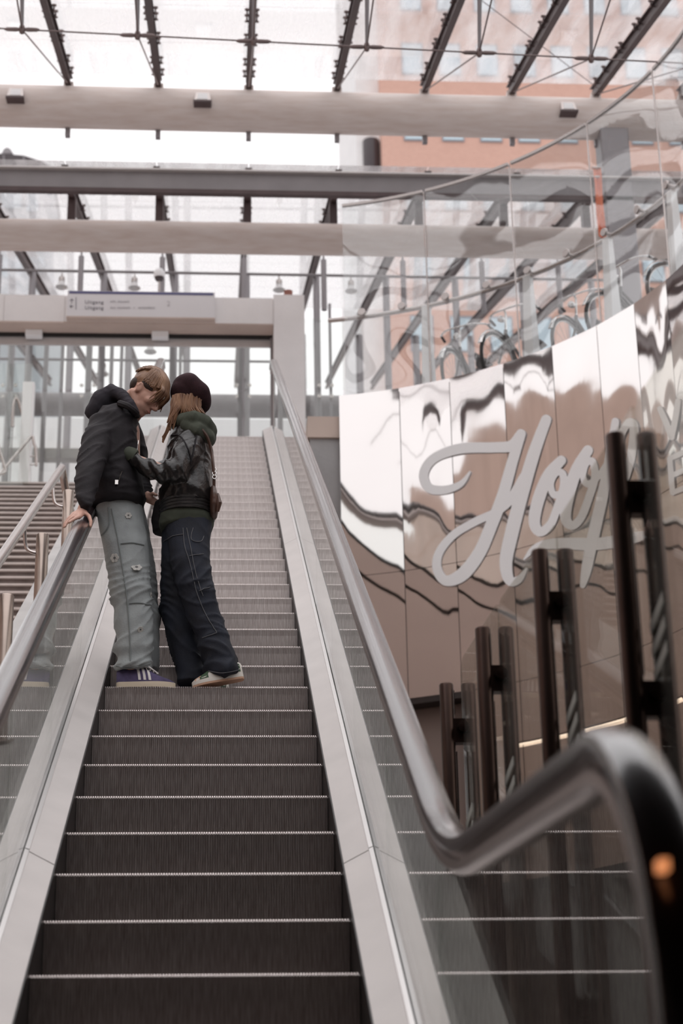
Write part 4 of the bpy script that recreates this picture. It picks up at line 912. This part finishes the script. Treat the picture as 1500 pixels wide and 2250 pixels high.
# shoes ----------------------------------------------------------
def shoe(parent, heel, length, ydir, kind, yaw=0, pitch=0, z0=0):
    """low trainer: heel = ground point (Vector), points along +X after yaw"""
    X = Matrix.Translation(heel) @ Matrix.Rotation(yaw, 4, 'Z') @ Matrix.Rotation(pitch, 4, 'Y') @ Matrix.Scale(length/.30, 4)
    def w(x):   # half width
        return .034+.016*smoothstep(.0, .2, x)-.0 if x < .2 else .050*math.sqrt(max(.02, 1-((x-.2)/.103)**2))
    def wb(x): return min(w(x), .036*math.sqrt(max(.03, 1-((.03-x)/.035)**2))) if x < .03 else w(x)
    xs = [0, .006, .015, .03, .06, .1, .14, .18, .21, .24, .265, .285, .297]
    sole = [[X@Vector((x, s*wb(x)*1.04, z)) for s, z in ((-1, .002), (-1.02, .018), (-.98, .030), (.98, .030), (1.02, .018), (1, .002))] for x in xs]
    up = {0: .092, .006: .100, .015: .105, .03: .105, .06: .104, .1: .116, .14: .112, .18: .092, .21: .074, .24: .061, .265: .052, .285: .041, .297: .032}
    upper = [[X@Vector((x, c*wb(x)*.97, .026+(up[x]-.026)*max(0, s)**.75)) for c, s in [(math.cos(PI*(1-k/10)), math.sin(PI*k/10)) for k in range(11)]] for x in xs]
    sh = obj('shoe', MB().loft(upper), 'purple' if kind == 'm' else 'shoewhite', parent, True)
    obj('sole', MB().loft(sole), 'cream' if kind == 'm' else 'shoewhite', sh, True)
    def surf(x, t, o=.0015):       # t: 0 at sole edge .. 1 at top, near side (-Y)
        xa = max(k for k in up if k <= x); xb = min(k for k in up if k >= x); f = 0 if xa == xb else (x-xa)/(xb-xa); h = up[xa]*(1-f)+up[xb]*f
        a = t*PI/2; return X@Vector((x, ydir*(wb(x)*.97*math.cos(a)+o), .026+(h-.026)*math.sin(a)**.75+o))
    def band(pts, wd, m, nm):
        L_ = [surf(x, t) for x, t in pts]; R_ = [surf(x+wd, t) for x, t in pts]; mb = MB(); n = len(pts)
        mb.add(L_+R_, [(i, i+1, n+i+1, n+i) for i in range(n-1)]); return obj(nm, mb, m, sh, True)
    if kind == 'm':
        for k in range(3): band([(.112+.026*k-.022*t, t) for t in (.04, .2, .4, .6, .78)][::1], .013, 'stripe', 'stripe')
        mb = MB()
        for k in range(4): mb.tube([surf(.150+.018*k, .62, .004), surf(.150+.018*k, 1.0, .006)], .0035, 5)
        mb.tube(crom([surf(.145, .9, .006), surf(.16, .72, .014), surf(.185, .70, .010), surf(.21, .75, .006)], 4), .004, 5).tube(crom([surf(.145, .95, .006), surf(.135, .75, .012), surf(.15, .6, .012)], 4), .004, 5)
        obj('laces', mb, 'stripe', sh, True)
    else:
        band([(.20, .05), (.20, .3), (.185, .6), (.17, .8)], .05, 'shoegreen', 'overlay'); band([(.04, .35), (.05, .6), (.06, .8)], .055, 'shoegreen', 'overlay'); band([(.245, .02), (.245, .4), (.24, .8)], .035, 'gum', 'toe_cap')
        band([(.012, .06), (.012, .3), (.012, .55)], .03, 'shoegreen', 'heel_tab')
        obj('outsole', MB().loft([[X@Vector((x, s*wb(x)*1.05, z)) for s, z in ((-1, -.002), (-1, .010), (1, .010), (1, -.002))] for x in xs]), 'gum', sh, True)
        mb = MB()
        for k in range(4): mb.tube([surf(.135+.016*k, .62, .004), surf(.135+.016*k, 1.0, .006)], .0035, 5)
        obj('laces', mb, 'stripe', sh, True)
    return sh
h0 = PZ(254, 1508, 0.0); shoe(man, Vector((h0.x, .055, 0)), .295, -1, 'm', 0.02)
shoe(man, Vector((h0.x+.06, .27, 0)), .295, -1, 'm', .05)

# ================================================================ WOMAN
Xw = Matrix.Translation(jp(416, 882, .10)) @ Matrix.Rotation(PI-.45, 4, 'Z') @ Matrix.Rotation(.12, 4, 'Y') @ Matrix.Scale(.95, 4)
mb = MB(); head(mb, Xw)
limb(mb, [(Xw@Vector((-.02, 0, -.06)), .048), (jp(426, 940, .12), .055)])
limb(mb, [(jp(422, 955, .13), .10), (jp(418, 1030, .13), .105), (jp(414, 1110, .13), .11), (jp(414, 1165, .13), .11)])
wsh = jp(418, 958, .0); wel = jp(380, 1040, -.07); wwr = jp(292, 1006, -.03)
limb(mb, [(wsh, .045), (wel, .036), (wwr, .024)]); limb(mb, [(jp(415, 958, .26), .045), (jp(372, 1030, .33), .036), (jp(318, 1040, .32), .024)])
for k in range(4): finger(mb, [wwr+Vector((-.01, .0, .01)), jp(278, 994+5*k, -.01), jp(268, 996+5*k, .01), jp(263, 1000+5*k, .03)], .009)
finger(mb, [wwr, jp(282, 1008, -.035), jp(274, 1012, -.02)], .0105)
limb(mb, [(jp(420, 1160, .10), .075), (jp(426, 1290, .07), .05), (jp(491, 1476, .07), .036)]); limb(mb, [(jp(404, 1160, .19), .075), (jp(388, 1300, .2), .05), (jp(421, 1480, .22), .04)])
wom = fuse('person', mb, 'skin', None, .006, 4)
tag(wom, 'woman in beret, leather jacket and dark jeans reaching for the man', 'person'); WL[wom] = Vector((0, 0, 0))
# jeans
mb = MB()
mb.loft([ring(492, 1486, .07, 32, .082), ring(491, 1474, .07, 36, .092), ring(485, 1455, .07, 33, .086), ring(478, 1432, .07, 38, .094), ring(468, 1405, .07, 35, .09), ring(452, 1362, .07, 39, .095), ring(430, 1295, .06, 40, .10), ring(418, 1240, .06, 44, .105), ring(416, 1190, .08, 47, .11), ring(414, 1150, .11, 56, .13)])
mb.loft([ring(421, 1502, .22, 33, .085), ring(416, 1466, .22, 35, .088), ring(404, 1410, .22, 36, .09), ring(392, 1350, .21, 35, .095), ring(386, 1290, .2, 34, .10), ring(388, 1230, .18, 36, .105), ring(402, 1160, .17, 46, .11)])
jn = fuse('jeans', mb, 'denim', wom, .008, 5, folds(.022, (4, 4, 8), (8, 8, 16), zlo=(.08, .45), ang=-.6))
seamline(jn, [(402, 1160), (406, 1200), (418, 1240), (432, 1300), (452, 1350), (476, 1390)], 'thread', .002); seamline(jn, [(410, 1160), (418, 1200), (430, 1260), (446, 1310)], 'thread', .002)
seamline(jn, [(360, 1190), (380, 1178), (404, 1174)], 'thread', .002); seamline(jn, [(416, 1222), (430, 1219), (447, 1218)], 'thread', .002); seamline(jn, [(424, 1160), (420, 1185), (440, 1190), (447, 1178)], 'thread', .002)
seamline(jn, [(438, 1298), (448, 1294), (461, 1290)], 'thread', .002); seamline(jn, [(445, 1402), (460, 1396), (476, 1390)], 'thread', .002); seamline(jn, [(458, 1474), (490, 1478), (524, 1472)], 'thread', .002)
# hoodie hem, jacket, elastic band
mb = MB(); mb.loft([ring(408, 1166, .13, 60, .15), ring(410, 1150, .13, 63, .165), ring(411, 1130, .13, 62, .16)])
fuse('hoodie_hem', mb, 'green', wom, .008, 4, folds(.006, (8, 8, 10), (14, 14, 18)))
mb = MB(); mb.loft([ring(376, 1172, .18, 42, .07), ring(374, 1140, .18, 44, .09), ring(382, 1105, .17, 44, .09)])
fuse('shirt_tail', mb, 'blackjkt', wom, .009, 4, folds(.006, (8, 8, 10), (14, 14, 18)))
mb = MB()
mb.loft([ring(424, 936, .13, 34, .12), ring(420, 950, .13, 46, .165), ring(418, 985, .13, 53, .185), ring(416, 1025, .13, 56, .19), ring(413, 1065, .13, 60, .195), ring(411, 1095, .13, 65, .195), ring(411, 1108, .13, 64, .185), ring(411, 1118, .13, 62, .175)])
limb(mb, [(jp(420, 965, .0), .072), (jp(408, 1000, -.05), .075), (jp(388, 1036, -.08), .068), (jp(352, 1040, -.075), .054), (jp(315, 1022, -.05), .043), (jp(292, 1008, -.035), .036)], 16)
limb(mb, [(jp(410, 965, .24), .070), (jp(376, 1025, .32), .06), (jp(322, 1040, .31), .04)], 12)
def lfold(p, n):
    d = folds(.019, (5, 5, 8), (10, 10, 15), ang=.9)(p, n); q = jp(350, 1035, -.07); k = math.exp(-((p-q).length/.13)**2)
    return d+n*k*.012*math.sin(p.x*95+p.z*30+4*nz(p, (6, 6, 6)))
lj = fuse('leather_jacket', mb, 'leather', wom, .008, 4, lfold)
mb = MB()
for k in range(4): mb.loft([ring(411, 1112+7*k, .13, 62, .175, 40), ring(411, 1115.5+7*k, .13, 64.5, .182, 40), ring(411, 1119+7*k, .13, 62, .175, 40)])
def rib(p, n): return n*.003*math.sin(math.atan2(p.y-.13, p.x+.02)*60)
wb_ = obj('elastic_waistband', mb, 'leather', wom, True)
seamline(lj, [(432, 955), (425, 990), (418, 1020)], 'blackjkt', .004, 'seam'); seamline(lj, [(370, 958), (395, 958), (412, 985), (420, 1010)], 'blackjkt', .004, 'seam')
c, n = onfront(lj, 281, 1016, .004)
if c: obj('snap_button', MB().lathe([(0, 0), (.008, 0), (.007, .004), (0, .005)], c, n, 12), 'zip', lj)
obj('hoodie_cuff', MB().tube([jp(297, 1004, -.036), jp(293, 1002, -.036), jp(284, 998, -.02), jp(277, 995, .02), jp(274, 994, .05)], [.036, .041, .040, .037, .030], 16), 'green', wom, True)
# hood bunched round the neck
mb = MB()
limb(mb, [(jp(388, 938, .04), .028), (jp(402, 922, -.02), .036), (jp(425, 918, -.05), .040), (jp(448, 928, -.02), .045), (jp(458, 948, .06), .050), (jp(452, 950, .16), .05), (jp(430, 935, .22), .045), (jp(400, 935, .22), .035)], 14)
limb(mb, [(jp(410, 936, -.03), .036), (jp(432, 945, -.05), .045), (jp(452, 960, .0), .046), (jp(456, 962, .10), .05)], 14)
limb(mb, [(jp(425, 935, .08), .075), (jp(438, 950, .1), .075)], 14)
fuse('hood', mb, 'green', wom, .007, 5, folds(.008, (8, 8, 14), (13, 13, 22), ang=.8))
# hair
mb = MB(); mb.ell(Xw@Vector((-.012, 0, .02)), (.104, .086, .100), Xw.to_3x3(), 24, 16)
rnd = random.Random(5); hc = MB()
limb(hc, [(jp(410, 884, .06), .072), (jp(404, 905, .05), .072), (jp(398, 925, .04), .055)], 16)
fuse('hair', hc, 'hairw', wom, .008, 4, lambda p, n: n*.006*nz(p, (70, 70, 8)))
mb = MB()
for k in range(120):
    a = rnd.uniform(0, 1); xa = 380+62*a; d = .075*math.sqrt(max(.05, 1-((xa-405)/45)**2)); y_ = .05-d-rnd.uniform(.0, .012)
    lng = rnd.uniform(.8, 1.1)
    if xa < 402: end = (372+14*rnd.random()-6*(1-a), 912+rnd.uniform(0, 34)*lng)
    else: end = (xa+rnd.uniform(-8, 14), 912+rnd.uniform(-4, 10))
    pts = crom([jp(xa+rnd.uniform(-3, 3), 868+rnd.uniform(-4, 10), y_), jp(xa-3+rnd.uniform(-3, 3), 890, y_-.006), jp((xa+end[0])/2, 905, y_-.002), jp(end[0], end[1], y_+.012)], 3)
    n = len(pts); mb.tube(pts, [.0055*(.5+.5*math.sin(PI*min(1, .25+.75*i/n))) for i in range(n)], 5)
for k in range(26):
    o_ = rnd.uniform(-4, 4); pts = crom([jp(384+o_, 900, .0), jp(376+o_, 925, -.01), jp(366+o_*.7, 950, -.005), jp(358+o_*.5, 968+rnd.uniform(-8, 8), .01)], 4); n = len(pts); mb.tube(pts, [.006*(1-.6*i/n) for i in range(n)], 5)
obj('hair_locks', mb, 'hairw', wom, True)
# beret
Rb = Matrix.Rotation(.62, 3, 'Y') @ Matrix.Rotation(-.35, 3, 'X'); cb = jp(421, 868, .06)
mb = MB(); mb.ell(cb, (.122, .132, .066), Rb, 28, 16); mb.ell(cb+Rb@Vector((-.02, 0, -.03)), (.090, .098, .045), Rb, 24, 12)
def bf(p, n):
    q = Rb.inverted()@(p-cb); return n*(.006*nz(q, (14, 14, 14))+.005*math.sin(q.x*38+3)*smoothstep(-.09, .02, -q.x)*smoothstep(-.02, .05, q.z))
fuse('beret', mb, 'beret', wom, .007, 5, bf)
# shoes: toes towards the man, near heel lifted
t0 = PZ(427, 1509, 0); hl = Vector((t0.x+.245, .06, .055)); shoe(wom, hl, .262, 1, 'w', PI+.05, .20)
shoe(wom, Vector((t0.x+.17, .24, 0)), .262, 1, 'w', PI-.1, 0)
# shoulder bag
bag = thing('shoulder_bag', 'brown leather shoulder bag hanging at the back of the woman', 'bag', jp(470, 1138, .06))
mb = MB(); mb.loft([ring(469, 1136, .05, 8, .05), ring(470, 1118, .05, 10.5, .085), ring(470, 1095, .05, 10, .09), ring(468, 1076, .05, 7, .07)])
bg_ = fuse('body', mb, 'bagleather', bag, .006, 4); obj('flap', MB().tube([jp(478, 1085, .0), jp(481, 1105, -.01), jp(478, 1124, .0)], [.008, .016, .008], 8), 'bagleather', bag, True)
obj('strap', MB().tube(crom([jp(470, 1076, .0), jp(470, 1050, -.02), jp(468, 1020, -.03), jp(464, 990, -.02), jp(455, 960, -.045), jp(440, 940, -.07)], 5), .009, 6), 'bagleather', bag, True)
for yy in (1032, 1040, 1048): obj('chain_link', torus(jp(471, yy, -.03), .010, .003, (0, 1, 0), 14, 6), 'zip', bag, True)
